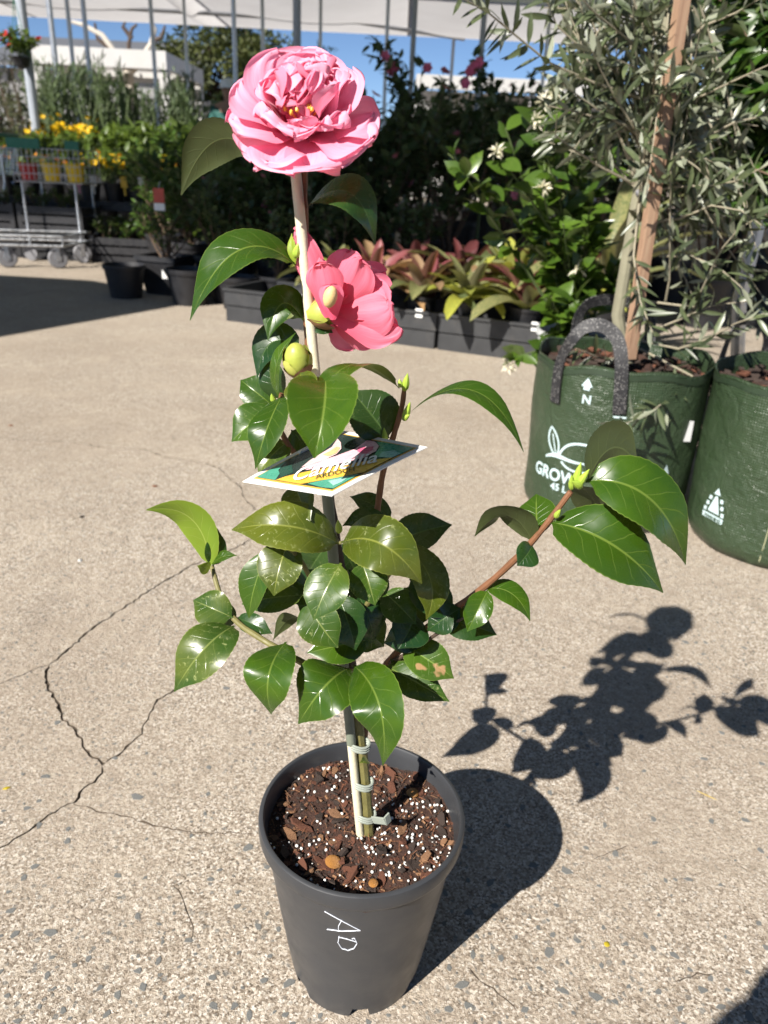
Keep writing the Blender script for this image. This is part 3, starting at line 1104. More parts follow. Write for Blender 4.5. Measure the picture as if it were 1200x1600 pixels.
bench(-3.6, -1.55, 6.75, 7.75, .42, 'low black slatted bench carrying the yellow flowers')
bench(-4.0, -1.9, 8.0, 8.9, .58, 'taller black slatted bench behind the yellow flowers')
for i, x in enumerate(np.linspace(-2.55, -1.62, 6)):
    place('marigold', x, 6.85 + U(-.03, .03), .43, U(.95, 1.2))
for x in np.linspace(-3.4, -1.65, 9):
    place('orange', x + U(-.05, .05), 7.15 + U(-.05, .05), .43, U(1.0, 1.25))
for x in np.linspace(-3.45, -1.6, 8):
    place('leafy', x + U(-.05, .05), 7.5 + U(-.06, .06), .43, U(1.1, 1.5))
for x in (-1.42, -1.2):
    place('leafy', x, 6.1 + U(-.1, .1), .0, 2.0)
for x in (-3.5, -3.3, -3.08):
    place('daisy', x + U(-.03, .03), 8.3 + U(-.1, .1), .59, U(.85, 1.05))
for x in np.linspace(-2.85, -2.05, 4):
    place('leafy', x + U(-.05, .05), 8.4 + U(-.1, .1), .59, U(1.5, 1.9))
for x in np.linspace(-3.8, -2.0, 6):
    place('leafy', x, 8.05, .59, U(1.1, 1.4))


def crate_mesh(parent, lx, ly, h):
    bb = MB()
    for z in (0.0, .34, .68):
        for (cx, cy, dx, dy) in ((0, -ly / 2, lx, .012), (0, ly / 2, lx, .012), (-lx / 2, 0, .012, ly - .03), (lx / 2, 0, .012, ly - .03)):
            bb.box((cx, cy, h * (z + .13)), (dx, dy, h * .26))
    put('slatted_walls', bb.mesh('slatted_walls', MAT['blackpot']), parent, False)
    put('base', MB().box((0, 0, .008), (lx - .03, ly - .03, .016)).mesh('base', MAT['blackpot']), parent, False)
    for sx in (-1, 1):
        for sy in (-1, 1):
            put('corner_post', MB().box((sx * (lx / 2 - .01), sy * (ly / 2 - .01), h * .5), (.035, .035, h)).mesh('corner_post', MAT['blackpot']), parent, False)


crate0 = thing('nursery_crate', (0, 0, 0), 'black slatted nursery crate on the ground before the bench', 'crate', 'black crates before the bench')
crate_mesh(crate0, .5, .36, .2)
first = True
for x, y, z in ((-2.15, 6.5, 0), (-2.7, 6.52, 0), (-3.25, 6.55, 0), (-2.7, 6.52, .205), (-3.25, 6.55, .205), (-1.62, 6.45, 0), (-3.8, 6.6, 0), (-3.8, 6.6, .205)):
    if first:
        crate0.location = (x, y, z); first = False
        crate0['label'] = 'black slatted crate full of small plants left of the wispy bush'
    else:
        copy_tree(crate0, (x, y, z), U(-.05, .05), label={(-2.7, 0): 'bottom black crate of the stack behind the trolley castors', (-3.25, 0): 'bottom black crate of the stack behind the flatbed rails',
                  (-2.7, .205): 'top black crate of the stack behind the trolley castors', (-3.25, .205): 'top black crate of the stack behind the flatbed rails', (-1.62, 0): 'single black crate behind the wispy potted bush',
                  (-3.8, 0): 'bottom black crate at the push frame of the flatbed', (-3.8, .205): 'top black crate at the push frame of the flatbed'}[(x, z)])
proto('tuft', 'small_leaf_plant', 'small-leaved green plant standing in a black crate', 'small plant', 'small plants in the crates',
      lambda t: (pot_part(t, .07, .11, n=12), bush_parts(t, .2, .15, 260, .03, .016, 'lf_mid', .1, 8, fl=('fl_white', 4, .018, 0))))
for x in (-2.32, -2.15, -1.98):
    place('tuft', x, 6.45, .02, 1.05); place('tuft', x, 6.58, .02, 1.1)
for x in (-2.85, -2.65, -3.35, -3.1):
    place('tuft', x, 6.5, .225, 1.0)


# plant tags and price stickers stuck in the pots
def plant_tag(p, w, h, mat, label, cat='plant tag', group='plant tags among the bench flowers', tilt=.15):
    b = MB().box((0, 0, h * .5 + .04), (w, .0015, h))
    b.box((0, 0, .02), (w * .3, .0014, .08))
    o = b.build('plant_tag', MAT[mat])
    o.location = p
    o.rotation_euler = (tilt, 0, U(-.3, .3))
    return tag(o, label, cat, group)


MAT['tag_yellow'] = plain('yellow_tag', (.78, .50, .05), .4, .15, 60, 0)
MAT['tag_red'] = plain('red_tag', (.50, .06, .03), .4, .4, 40, 0)
MAT['tag_pink'] = plain('pink_tag', (.70, .22, .35), .4, .3, 40, 0)
for x, y, mt, lb in ((-2.25, 6.78, 'tag_yellow', 'yellow picture tag in a bench flower pot'), (-1.95, 6.78, 'tag_yellow', 'yellow picture tag in a bench flower pot'),
                     (-2.1, 6.76, 'white', 'white price tag in a bench flower pot'), (-2.5, 6.77, 'white', 'white price tag in a bench flower pot'), (-1.8, 6.76, 'white', 'white price tag in a bench flower pot'),
                     (-2.62, 6.77, 'tag_pink', 'pink picture tag among the bench flowers')):
    plant_tag((x, y, .5), .05, .085, mt, lb)


# ------------------------------------------------------------------ potted bush with the red tag
def red_tag_bush():
    x, y = -1.43, 4.98
    t = thing('potted_bush', (x, y, 0), 'wispy green bush in a black square pot with a red picture tag', 'shrub')
    b = MB()
    pr = [(.10, 0), (.135, .2), (.145, .2), (.145, .23), (.13, .23), (.125, .19)]
    b.lathe([(q * 1.35, z) for q, z in pr], 4, cap0=True)
    o = put('pot', b.mesh('pot', MAT['blackpot'], smooth=False), t, False)
    o.rotation_euler = (0, 0, .5)
    put('soil', MB().lathe([(.16, .2), (.001, .21)], 4).mesh('soil', MAT['soil']), o, False)
    bush_parts(t, .42, .22, 420, .06, .017, 'lf_mid', .19, 11, low=.3)
    put('price_sticker', MB().box((.03, -.128, .13), (.05, .002, .05)).mesh('price_sticker', MAT['white']), t, False)
    g = thing('plant_tag', (x + .02, y - .13, .5), 'red picture tag with white foot hanging on the wispy bush', 'plant tag')
    MB().box((x + .02, y - .14, .575), (.062, .002, .08)).build('picture', MAT['tag_red'], g)
    MB().box((x + .02, y - .14, .513), (.062, .002, .04)).build('white_foot', MAT['white'], g)
    MB().tube([(x + .02, y - .14, .615), (x + .02, y - .10, .65)], .0015, 5).build('loop', MAT['white'], g)


red_tag_bush()
proto('sqpot', 'empty_pot', 'empty black nursery pot beside the wispy bush', 'pot', 'empty black pots beside the bush', lambda t: pot_part(t, .13, .2))
for x, y, s in ((-1.62, 4.75, .95), (-1.2, 4.62, 1.0), (-.9, 4.55, .9)):
    place('sqpot', x, y, 0, s, label={-1.62: 'empty black nursery pot between trolley and wispy bush', -1.2: 'empty black nursery pot between wispy bush and low shrubs', -.9: 'empty black nursery pot nearest the bromeliad trays'}[x])


# ------------------------------------------------------------------ flatbed trolley
def flatbed():
    z = .225
    A, B_, D = gp(97, 370, z), gp(141, 363, z), gp(-60, 366, z)
    off = B_ - A
    E_ = D + off
    t = thing('flatbed_trolley', (A.x, A.y, 0), 'chrome wire flatbed trolley with grey castors parked by the crates', 'trolley')
    for dz in (0, -.065):
        up = Vector((0, 0, dz))
        for q in ((A, D), (A, B_), (B_, E_)):
            MB().tube([q[0] + up, q[1] + up], .008, 8).build('rail', MAT['chrome'], t)
    for i in range(1, 9):
        k = i / 9
        p, q = A.lerp(D, k), B_.lerp(E_, k)
        MB().tube([p + Vector((0, 0, -.003)), q + Vector((0, 0, -.003))], .005, 6).build('wire', MAT['chrome'], t)
    for k in (0, .33, .66):
        p = A.lerp(D, k)
        MB().tube([p, p + Vector((0, 0, -.065))], .007, 6).build('stay', MAT['chrome'], t)
    for p in (A.lerp(D, .1) + off * .1, B_.lerp(E_, .08) - off * .1, A.lerp(D, .62) + off * .1):
        w = MB().lathe([(.025, -.017), (.062, -.017), (.07, -.01), (.07, .01), (.062, .017), (.025, .017)], 20)
        w.v = [(x_, z_, y_) for x_, y_, z_ in w.v]
        o = put('castor', w.mesh('castor', MAT['rubber']), t, False)
        o.location = Vector((p.x, p.y, .071)) - t.location
        o.rotation_euler = (0, 0, .5)
        h = MB().lathe([(.001, -.02), (.026, -.02), (.026, .02), (.001, .02)], 14)
        h.v = [(x_, z_, y_) for x_, y_, z_ in h.v]
        put('hub', h.mesh('hub', MAT['gal']), o, False)
        f = MB().box((0, .024, .035), (.03, .004, .09)).box((0, -.024, .035), (.03, .004, .09)).box((0, 0, .083), (.05, .055, .008))
        put('fork', f.mesh('fork', MAT['chrome']), o, False)
    # push frame with child basket
    s0, s1 = gp(14, 352, z), gp(48, 345, z)
    top = [pt(18, 275, 6.75), pt(48, 300, 7.0)]
    MB().tube([s0, pt(4, 320, 6.7), pt(8, 285, 6.7), pt(2, 240, 6.7)], .011, 8).build('push_frame', MAT['chrome'], t)
    MB().tube([s1, pt(42, 325, 7.0), pt(20, 285, 6.8)], .011, 8).build('push_frame', MAT['chrome'], t)
    wb = MB()
    for i in range(9):
        k = i / 8
        wb.tube([pt(-18 + 46 * k, 232, 6.7), pt(-14 + 40 * k, 272, 6.7)], .004, 5)
        wb.tube([pt(-18, 232 + 40 * k, 6.7), pt(28 - 4 * k, 232 + 40 * k, 6.7)], .004, 5)
        wb.tube([pt(-18 + 46 * k, 232, 6.7), pt(-12 + 46 * k, 228, 7.0)], .004, 5)
    tag(wb.build('wire_basket', MAT['chrome'], t), kind='stuff')


flatbed()


def shopping_trolley():
    x0, x1, y0, y1, z0, z1 = -2.88, -2.38, 6.2, 6.6, .57, .80
    MAT['green'] = plain('green_plastic', (.01, .13, .075), .45, .2, 30, .1, 100)
    t = thing('shopping_trolley', ((x0 + x1) / 2, 6.4, 0), 'wire shopping trolley with green plastic trim holding potted flowers', 'trolley')
    b = MB()
    for k in np.linspace(0, 1, 14):
        x = x0 + (x1 - x0) * k
        for y in (y0, y1):
            b.tube([(x, y, z0), (x, y, z1)], .0025, 5)
        b.tube([(x, y0, z0), (x, y1, z0)], .0025, 5)
    for k in np.linspace(0, 1, 5):
        z = z0 + (z1 - z0) * k
        b.tube([(x0, y0, z), (x1, y0, z), (x1, y1, z), (x0, y1, z), (x0, y0, z)], .003, 5)
    tag(b.build('wire_basket', MAT['gal'], t), kind='stuff')
    MB().box((x0 + .1, y0, z1 + .03), (.24, .03, .07)).build('green_trim', MAT['green'], t)
    MB().box((x1 - .04, y0, z1 + .03), (.1, .03, .06)).build('green_trim', MAT['green'], t)
    MB().tube([(x0 - .12, y0, z1 + .08), (x0 - .12, y1, z1 + .08)], .015, 8).build('handle', MAT['green'], t)
    for x in (x0 + .04, x1 - .06):
        for y in (y0 + .03, y1 - .03):
            MB().tube([(x, y, .1), (x, y, z0)], .01, 6).build('leg', MAT['gal'], t)
            w = MB().lathe([(.001, -.012), (.05, -.012), (.05, .012), (.001, .012)], 14)
            w.v = [(a, c_, b_) for a, b_, c_ in w.v]
            o = put('castor', w.mesh('castor', MAT['rubber']), t, False)
            o.location = Vector((x, y, .051)) - t.location
    proto('tubpot', 'yellow_pot', 'yellow tub of seedlings in the shopping trolley', 'pot', 'yellow tubs in the trolley',
          lambda q: (pot_part(q, .075, .13, 'tubyellow', n=14), bush_parts(q, .15, .11, 150, .04, .014, 'lf_mid', .12, 7, stem='stemg')))
    for x in (x1 - .1, x1 - .28):
        place('tubpot', x, 6.36, z0 + .006)
    proto('tubred', 'red_pot', 'red tub of seedlings in the shopping trolley', 'pot', None,
          lambda q: (pot_part(q, .07, .12, 'tubred', n=14), bush_parts(q, .15, .11, 150, .04, .014, 'lf_mid', .12, 7, stem='stemg')))
    place('tubred', x1 - .46, 6.37, z0 + .006)


MAT['tubyellow'] = plain('yellow_tub', (.72, .50, .01), .45, .1, 30, 0)
MAT['tubred'] = plain('red_tub', (.40, .02, .02), .45, .1, 30, 0)
shopping_trolley()


# ------------------------------------------------------------------ hanging basket
def hanging_basket():
    p = pt(33, 92, 8.05)
    t = thing('hanging_basket', tuple(p), 'hanging basket with red flowers and trailing lime leaves on the grey post', 'hanging basket')
    put('bowl', MB().lathe([(.02, -.08), (.06, -.06), (.085, .01), (.08, .015), (.05, -.03)], 16).mesh('bowl', MAT['blackpot']), t, False)
    for a in (0, 2.1, 4.2):
        put('hanger', MB().tube([(.08 * math.cos(a), .08 * math.sin(a), .01), (0, 0, .5)], .003, 5).mesh('hanger', MAT['green']), t, False)
    bush_parts(t, .22, .2, 260, .06, .04, 'lf_lime', 0, 10, stem='stemg', fl=('fl_red', 8, .06, 0), bend=.5)


hanging_basket()


# climbers with pink flowers rising above the hedge
def climber(name, label, path, Yc, fl_at, mat='fl_pink', n=150):
    pts = [pt(a, b_, Yc) for a, b_ in path]
    base = Vector((pts[0].x, Yc, 0))
    t = thing(name, base, label, 'climber', 'pink flowering climbers above the hedge')
    MB().tube([base] + pts, [.012, .004], 6).build('stem', MAT['stemg'], t)
    P, A, N = [], [], []
    for k in range(n):
        p, d = along(pts, U(0, 1))
        P.append(p + Vector((U(-1, 1), U(-1, 1), U(-1, 1))) * .06)
        A.append((U(-1, 1), U(-1, 1), U(-.6, .8))); N.append((U(-1, 1), -.4, 1))
    vs, fs, rn = leaf_cloud(P, A, N, .075, .035)
    tag(put('foliage', fmesh('foliage', vs, fs, MAT['lf_dark'], rn), t), kind='stuff')
    for a, b_ in fl_at:
        c = pt(a, b_, Yc - .05)
        P, A, N = [], [], []
        for j in range(6):
            q = j * 1.047
            P.append(c); A.append((math.cos(q), -.5, math.sin(q))); N.append((0, -1, .2))
        vs, fs, rn = leaf_cloud(P, A, N, .038, .036, .2)
        put('flower', fmesh('flower', vs, fs, MAT[mat], rn), t)


climber('flowering_climber', 'climber with pink trumpet flowers reaching into the sky above the hedge', [(640, 220), (632, 160), (618, 110), (602, 82), (588, 74)], 6.0, [(602, 88), (618, 105), (668, 106), (612, 112)])
climber('flowering_climber', 'climber with pink flowers on a thin grey post before the carport', [(758, 230), (756, 170), (750, 120), (744, 96)], 5.6, [(748, 98), (734, 112), (740, 106), (727, 131)])
for (a, b_, Yc, nm) in ((500, 100, 14.0, 'wispy young tree with thin feathery leaves against the sky'),):
    p = pt(a, b_, Yc)
    t = thing('wispy_tree', (p.x, Yc, 0), nm, 'tree')
    MB().tube([(p.x, Yc, 0), (p.x, Yc, p.z), pt(a - 4, 62, Yc)], [.03, .006], 6).build('trunk', MAT['stemg'], t)
    P, A, N = [], [], []
    for k in range(140):
        P.append(pt(a + random.gauss(0, 13), U(70, 150), Yc + U(-.2, .2))); A.append((U(-1, 1), U(-1, 1), U(-.8, .3))); N.append((U(-1, 1), -.5, 1))
    vs, fs, rn = leaf_cloud(P, A, N, .13, .022)
    tag(put('crown', fmesh('crown', vs, fs, MAT['lf_mid'], rn), t), kind='stuff')


# ------------------------------------------------------------------ bromeliads in black trays
MAT['br_red'] = leafy('bromeliad_red', (.24, .065, .075), (.2, .10, .07), .4, .25, .4, .5, (1.0, 1.3, 1.1))
MAT['br_lime'] = leafy('bromeliad_lime', (.26, .30, .06), (.3, .32, .08), .4, .28, .3, .5)
MAT['br_green'] = leafy('bromeliad_green', (.12, .155, .06), (.16, .15, .08), .4, .25, .4, .5, (1.5, 1.1, 1.2))
MAT['br_tan'] = leafy('bromeliad_tan', (.30, .20, .115), (.24, .18, .12), .45, .22, .3, .5)
MAT['br_maroon'] = leafy('bromeliad_maroon', (.10, .03, .035), (.14, .05, .05), .4, .2, .35, .5)


def strap_mesh(name, mat, phi0, phi1, wd=.13, n=8):
    """strap leaf of length 1 growing from the origin along +x, rising at phi0 and arching over to phi1"""
    vs, fs = [], []
    p = Vector((.03, 0, 0))
    for i in range(n + 1):
        t = i / n
        a = phi0 + (phi1 - phi0) * t
        d = Vector((math.cos(a), 0, math.sin(a)))
        nn = Vector((-math.sin(a), 0, math.cos(a)))
        w = wd / 2 * (.75 + .5 * math.sin(math.pi * min(1, t * 1.1))) * (1 if t < .8 else max(.05, (1 - ((t - .8) / .2) ** 2) ** .5))
        for v in (-1, -.5, 0, .5, 1):
            vs.append(p + Vector((0, v * w, 0)) + nn * (abs(v) ** 1.6 * w * .45))
        if i < n:
            p = p + d * (1 / n)
    for i in range(n):
        for j in range(4):
            fs.append((i * 5 + j, (i + 1) * 5 + j, (i + 1) * 5 + j + 1, i * 5 + j + 1))
    return fmesh(name, [tuple(v) for v in vs], fs, MAT[mat], [0.0] * len(vs))


STRAP = {}


def bromeliad(x, y, z, s, mats, label, nl=16, flat=0.0):
    t = thing('bromeliad', (x, y, z), label, 'bromeliad', 'bromeliads in black trays')
    pot_part(t, .075, .12)
    a0 = U(0, 6)
    for i in range(nl):
        f = i / nl                                      # 0 outer to 1 inner
        mt = mats[min(len(mats) - 1, int(f * len(mats)))]
        el = int(f * 3.99)
        key = (mt, el)
        if key not in STRAP:
            q = [(.55, -.75), (.85, -.35), (1.1, .2), (1.3, .8)][el]
            STRAP[key] = strap_mesh('leaf', mt, *q, wd=.20)
        o = put('leaf', STRAP[key], t, False)
        L = s * (1.05 - .45 * f) * U(.85, 1.15)
        o.scale = (L, L, L)
        o.location = (0, 0, .115)
        o.rotation_euler = (U(-.2, .2), U(-.15, .15) - flat * (1 - f), a0 + i * 2.4)
    return t


B0, B1 = gp(684, 546), gp(857, 569)
tv = (B1 - B0).normalized()
tn = Vector((-tv.y, tv.x, 0))
ang = math.atan2(tv.y, tv.x)


def tray(c, L, label):
    t = thing('plant_tray', tuple(c), label, 'tray', None, ang)
    D, h = .40, .165
    bb = MB()
    for (cx, cy, dx, dy) in ((0, -D / 2, L, .008), (0, D / 2, L, .008), (-L / 2, 0, .008, D - .02), (L / 2, 0, .008, D - .02)):
        bb.box((cx, cy, h * .24), (dx, dy, h * .48))
        bb.box((cx * 1.012, cy * 1.02, h * .76), (dx * (1.02 if dx > .1 else 1), dy * (1.02 if dy > .1 else 1), h * .48))
    put('walls', bb.mesh('walls', MAT['traymat']), t, False)
    put('rim', MB().box((0, -D / 2 - .006, h), (L + .02, .024, .012)).box((0, D / 2 + .006, h), (L + .02, .024, .012)).box((-L / 2 - .004, 0, h), (.02, D - .02, .012)).box((L / 2 + .004, 0, h), (.02, D - .02, .012)).mesh('rim', MAT['traymat']), t, False)
    put('base', MB().box((0, 0, .01), (L - .02, D - .02, .012)).mesh('base', MAT['traymat']), t, False)
    for q in (-.12, .16):
        put('sticker', MB().box((L * q * 2.2, -D / 2 - .0115, h * .98), (.035, .002, .04)).mesh('sticker', MAT['white']), t, False) if L > .5 and q > 0 else None
    return t


MAT['traymat'] = plain('tray_plastic', (.030, .031, .033), .5, .25, 10, .1, 100, dirt=((.07, .065, .06), .5))
LB = (B1 - B0).length
tray(B0 + tv * LB / 2 + tn * .2, LB, 'long black tray holding the yellow-green bromeliad')
tray(B0 - tv * (.30) + tn * .2, .56, 'black tray holding the red bromeliad beside the camellia blooms')
tray(B0 - tv * (.92) + tn * .22, .56, 'black tray at the dark end of the bromeliad row')


def brom_at(k, d, z, s, mats, label, nl=16):
    p = B0 + tv * k + tn * d
    return bromeliad(p.x, p.y, z, s, mats, label, nl)


brom_at(-.14, .12, 0.105, 0.342, ['br_green', 'br_tan', 'br_red'], 'bromeliad with red centre and green-tipped leaves in the tray', 20)
brom_at(.10, .10, 0.105, 0.315, ['br_lime', 'br_lime', 'br_green'], 'bright yellow-green bromeliad in the long tray', 21)
brom_at(.38, .10, 0.105, 0.368, ['br_green', 'br_maroon', 'br_red'], 'dark green and maroon bromeliad at the end of the long tray', 22)
brom_at(-.42, .16, 0.105, 0.368, ['br_tan', 'br_tan', 'br_red'], 'dusty tan and pink banded bromeliad nearest the low shrubs', 19)
brom_at(-.02, .36, 0.145, 0.368, ['br_green', 'br_green', 'br_maroon'], 'tall green bromeliad behind the red one', 19)
brom_at(.22, .40, 0.145, 0.396, ['br_tan', 'br_green', 'br_lime'], 'pale striped bromeliad behind the yellow-green one', 20)
brom_at(.50, .36, 0.165, 0.368, ['br_lime', 'br_tan', 'br_maroon'], 'bromeliad with tan and yellow outer leaves behind the maroon one', 19)
brom_at(-.30, .44, 0.125, 0.368, ['br_maroon', 'br_red', 'br_maroon'], 'maroon bromeliad in the back row by the tan one', 18)
brom_at(.05, .66, 0.125, 0.383, ['br_maroon', 'br_maroon', 'br_red'], 'dark maroon bromeliad in the shade below the hedge', 18)
brom_at(-.66, .3, 0.105, 0.355, ['br_green', 'br_lime', 'br_green'], 'shaded green bromeliad half behind the lower camellia bloom', 18)

# ================================================================== GROW BAGS AND WHAT GROWS IN THEM
def bag_mat():
    m = NT('green_woven_bag')
    uv = m.n('ShaderNodeUVMap')
    mp = m.n('ShaderNodeMapping')
    m.l(uv.outputs[0], mp.inputs[0])
    hs = []
    for d in ('X', 'Y'):
        w = m.n('ShaderNodeTexWave', bands_direction=d)
        w.inputs['Scale'].default_value = 55
        w.inputs['Distortion'].default_value = .6
        m.l(mp.outputs[0], w.inputs[0])
        hs.append(w.outputs['Fac'])
    c = m.mix(m.noise(9, 4, .6), (.020, .038, .017), (.034, .056, .026))
    c = m.mix(m.ss(m.noise(4, 5, .7), .56, .74, 0, .35), c, (.07, .085, .055))
    h = m.math('ADD', m.math('MULTIPLY', hs[0], .25), m.math('MULTIPLY', hs[1], .25))
    h = m.math('ADD', h, m.math('MULTIPLY', m.noise(24, 4, .6, dist=1.2), 3.0))
    m.p(Base_Color=c, Roughness=m.ss(m.noise(30, 3), .3, .7, .3, .5), Specular_IOR_Level=.5)
    m.bump(h, .7, .0035)
    return m.mat


def strap_mat():
    m = NT('black_webbing')
    uv = m.n('ShaderNodeUVMap')
    v = m.n('ShaderNodeTexVoronoi')
    v.inputs['Scale'].default_value = 1
    mp = m.n('ShaderNodeMapping')
    mp.inputs['Scale'].default_value = (110, 9, 1)
    m.l(uv.outputs[0], mp.inputs[0])
    m.l(mp.outputs[0], v.inputs[0])
    f = m.ss(v.outputs['Distance'], .2, .42, 1, 0)
    sp = m.n('ShaderNodeSeparateColor')
    m.l(v.outputs['Color'], sp.inputs[0])
    f = m.math('MULTIPLY', f, m.ss(sp.outputs[0], .55, .6))
    m.p(Base_Color=m.mix(f, (.013, .013, .015), (.26, .255, .245)), Roughness=.6)
    m.bump(v.outputs['Distance'], .5, .001)
    return m.mat


MAT['bag'] = bag_mat()
MAT['strap'] = strap_mat()
MAT['string'] = plain('seam_thread', (.30, .30, .18), .7, .2, 90, 0)
MAT['hem'] = plain('bag_hem', (.015, .03, .013), .6, .25, 60, .2, 200)


class Bag:
    def __init__(s, cx, cy, R, h, ph):
        s.c, s.R, s.h, s.ph = Vector((cx, cy, 0)), R, h, ph

    def r(s, a, z):
        k = z / s.h
        return s.R * (.985 + .03 * k + .016 * math.sin(2 * a + s.ph) + .009 * math.sin(5 * a + 7 * k + s.ph) + .006 * math.sin(11 * a - 9 * k)) - (.018 * max(0, 1 - k * 9) ** 2)

    def P(s, a, z, off=0.0):
        r = s.r(a, z) + off
        return s.c + Vector((r * math.cos(a), r * math.sin(a), z))

    def hit(s, x, y):                          # angle and height where a line of sight meets the bag
        v = ray(x, y)
        dx, dy = CP.x - s.c.x, CP.y - s.c.y
        A, B_, C_ = v.x ** 2 + v.y ** 2, 2 * (v.x * dx + v.y * dy), dx * dx + dy * dy - s.R ** 2
        D = B_ * B_ - 4 * A * C_
        t = (-B_ - math.sqrt(max(D, 0))) / (2 * A)
        q = CP + v * t
        return math.atan2(q.y - s.c.y, q.x - s.c.x), q.z

    def body(s, t):
        n, m = 96, 22
        b = MB()
        vs, uv, fs = [], [], []
        for j in range(m + 1):
            z = s.h * j / m + .002
            for i in range(n):
                a = 2 * math.pi * i / n
                zz = z + (.006 * math.sin(3 * a + s.ph) + .004 * math.sin(8 * a) if j == m else 0)
                vs.append(s.P(a, zz)); uv.append((i / n * 6.28 * s.R, z))
        for j in range(m):
            for i in range(n):
                i2 = (i + 1) % n
                fs.append((j * n + i, j * n + i2, (j + 1) * n + i2, (j + 1) * n + i))
        fs.append(tuple(range(n - 1, -1, -1)))
        o = len(vs)
        for j, dz in ((0, 0), (1, -.05)):      # inner lining
            for i in range(n):
                a = 2 * math.pi * i / n
                vs.append(s.P(a, s.h + dz + (.006 * math.sin(3 * a + s.ph) + .004 * math.sin(8 * a) if j == 0 else 0), -.004)); uv.append((i / n, dz))
        for i in range(n):
            i2 = (i + 1) % n
            fs.append((m * n + i, m * n + i2, o + i2, o + i))
            fs.append((o + i, o + i2, o + n + i2, o + n + i))
        b.add(vs, fs, 0, uv)
        bag = b.build('bag_wall', MAT['bag'], t, angle=60)
        for z, w in ((s.h - .012, .012),):
            hb = MB()
            v2 = []
            for i in range(n):
                a = 2 * math.pi * i / n
                dz = .006 * math.sin(3 * a + s.ph) + .004 * math.sin(8 * a)
                v2 += [s.P(a, z + dz - w / 2, .002), s.P(a, z + dz + w / 2, .002)]
            hb.add(v2, [(2 * i, 2 * ((i + 1) % n), 2 * ((i + 1) % n) + 1, 2 * i + 1) for i in range(n)])
            hb.build('hem', MAT['hem'], bag)
        # soil
        sb = MB()
        vs, fs = [], []
        for j in range(8):
            for i in range(40):
                a = 2 * math.pi * i / 40
                k = 1 - j / 7.2
                p = s.P(a, s.h - .045 + .02 * math.sin(j * 1.7 + 3 * a), -.006)
                q = s.c + (p - s.c) * k
                vs.append(Vector((q.x, q.y, p.z + .012 * (1 - k) + U(-.004, .004))))
        for j in range(7):
            for i in range(40):
                i2 = (i + 1) % 40
                fs.append((j * 40 + i, j * 40 + i2, (j + 1) * 40 + i2, (j + 1) * 40 + i))
        fs.append(tuple(280 + i for i in range(40)))
        sb.add(vs, fs)
        sb.build('soil', MAT['soil'], t)
        lm = MB()
        for k in range(160):
            a, q = U(0, 6.28), math.sqrt(U(0, 1)) * s.R * .92
            rot = Matrix.Rotation(U(0, 3), 3, 'Z') @ Matrix.Rotation(U(-.5, .5), 3, 'X')
            lm.box(s.c + Vector((q * math.cos(a), q * math.sin(a), s.h - .03 + U(-.006, .012))), (U(.01, .035), U(.008, .016), .006), rot, random.choice((0, 1, 1, 1)))
        tag(lm.build('bark_mulch', [MAT['chip'], MAT['chip_dark']], t, smooth=False), kind='stuff')
        return bag

    def ribbon(s, t, pts, w, name='handle'):
        pts = [Vector(p) for p in pts]
        # smooth the path
        for _ in range(3):
            q = [pts[0]]
            for a, b_ in zip(pts, pts[1:]):
                q += [a.lerp(b_, .25), a.lerp(b_, .75)]
            pts = q + [pts[-1]]
        vs, fs, uv = [], [], []
        ln = 0
        for i, p in enumerate(pts):
            d = (pts[min(i + 1, len(pts) - 1)] - pts[max(i - 1, 0)]).normalized()
            out = (p - s.c); out.z = 0; out.normalize()
            out = (out + Vector((0, 0, .25))).normalized()
            sd = d.cross(out).normalized()
            nn = sd.cross(d)
            if i:
                ln += (p - pts[i - 1]).length
            for e, f in ((-.5, .0015), (.5, .0015), (.5, -.0015), (-.5, -.0015)):
                vs.append(p + sd * w * e + nn * f); uv.append((ln * 3, (e + .5)))
        for i in range(len(pts) - 1):
            for j in range(4):
                fs.append((i * 4 + j, i * 4 + (j + 1) % 4, (i + 1) * 4 + (j + 1) % 4, (i + 1) * 4 + j))
        fs += [(3, 2, 1, 0), tuple(len(vs) - 4 + j for j in range(4))]
        return MB().add(vs, fs, 0, uv).build(name, MAT['strap'], t)

    def prn(s, t, name, shapes, a0, z0, mat='bluecream', off=.0022, parent=None):
        """flat print: polygons in metres along the wall (x to the right) and up"""
        b = MB()
        for poly in shapes:
            vs = []
            n = len(poly)
            for x, y in poly:
                vs.append(s.P(a0 + x / s.R, z0 + y, off))
            b.add(vs, [tuple(range(n))])
        return b.build(name, MAT[mat], t, smooth=False)

    def text(s, t, txt, a0, z0, size, mat='bluecream', bold=.03, off=.0022, sx=1.0):
        me = text_mesh(txt, size, bold)
        for v in me.vertices:
            v.co = s.P(a0 + v.co.x * sx / s.R, z0 + v.co.y, off)
        me.materials.append(MAT[mat])
        return put('printed_text', me, t)


def text_mesh(txt, size, bold=0.0, shear=0.0, align='LEFT'):
    cu = bpy.data.curves.new('lettering', 'FONT')
    cu.body = txt
    cu.size = size
    cu.offset = bold * size
    cu.shear = shear
    cu.align_x = align
    cu.resolution_u = 3
    o = bpy.data.objects.new('lettering', cu)
    C.objects.link(o)
    bpy.context.view_layer.update()
    dg = bpy.context.evaluated_depsgraph_get()
    me = bpy.data.meshes.new_from_object(o.evaluated_get(dg))
    bpy.data.objects.remove(o)
    bpy.data.curves.remove(cu)
    me.name = 'printed_text'
    me.materials.clear()
    return me


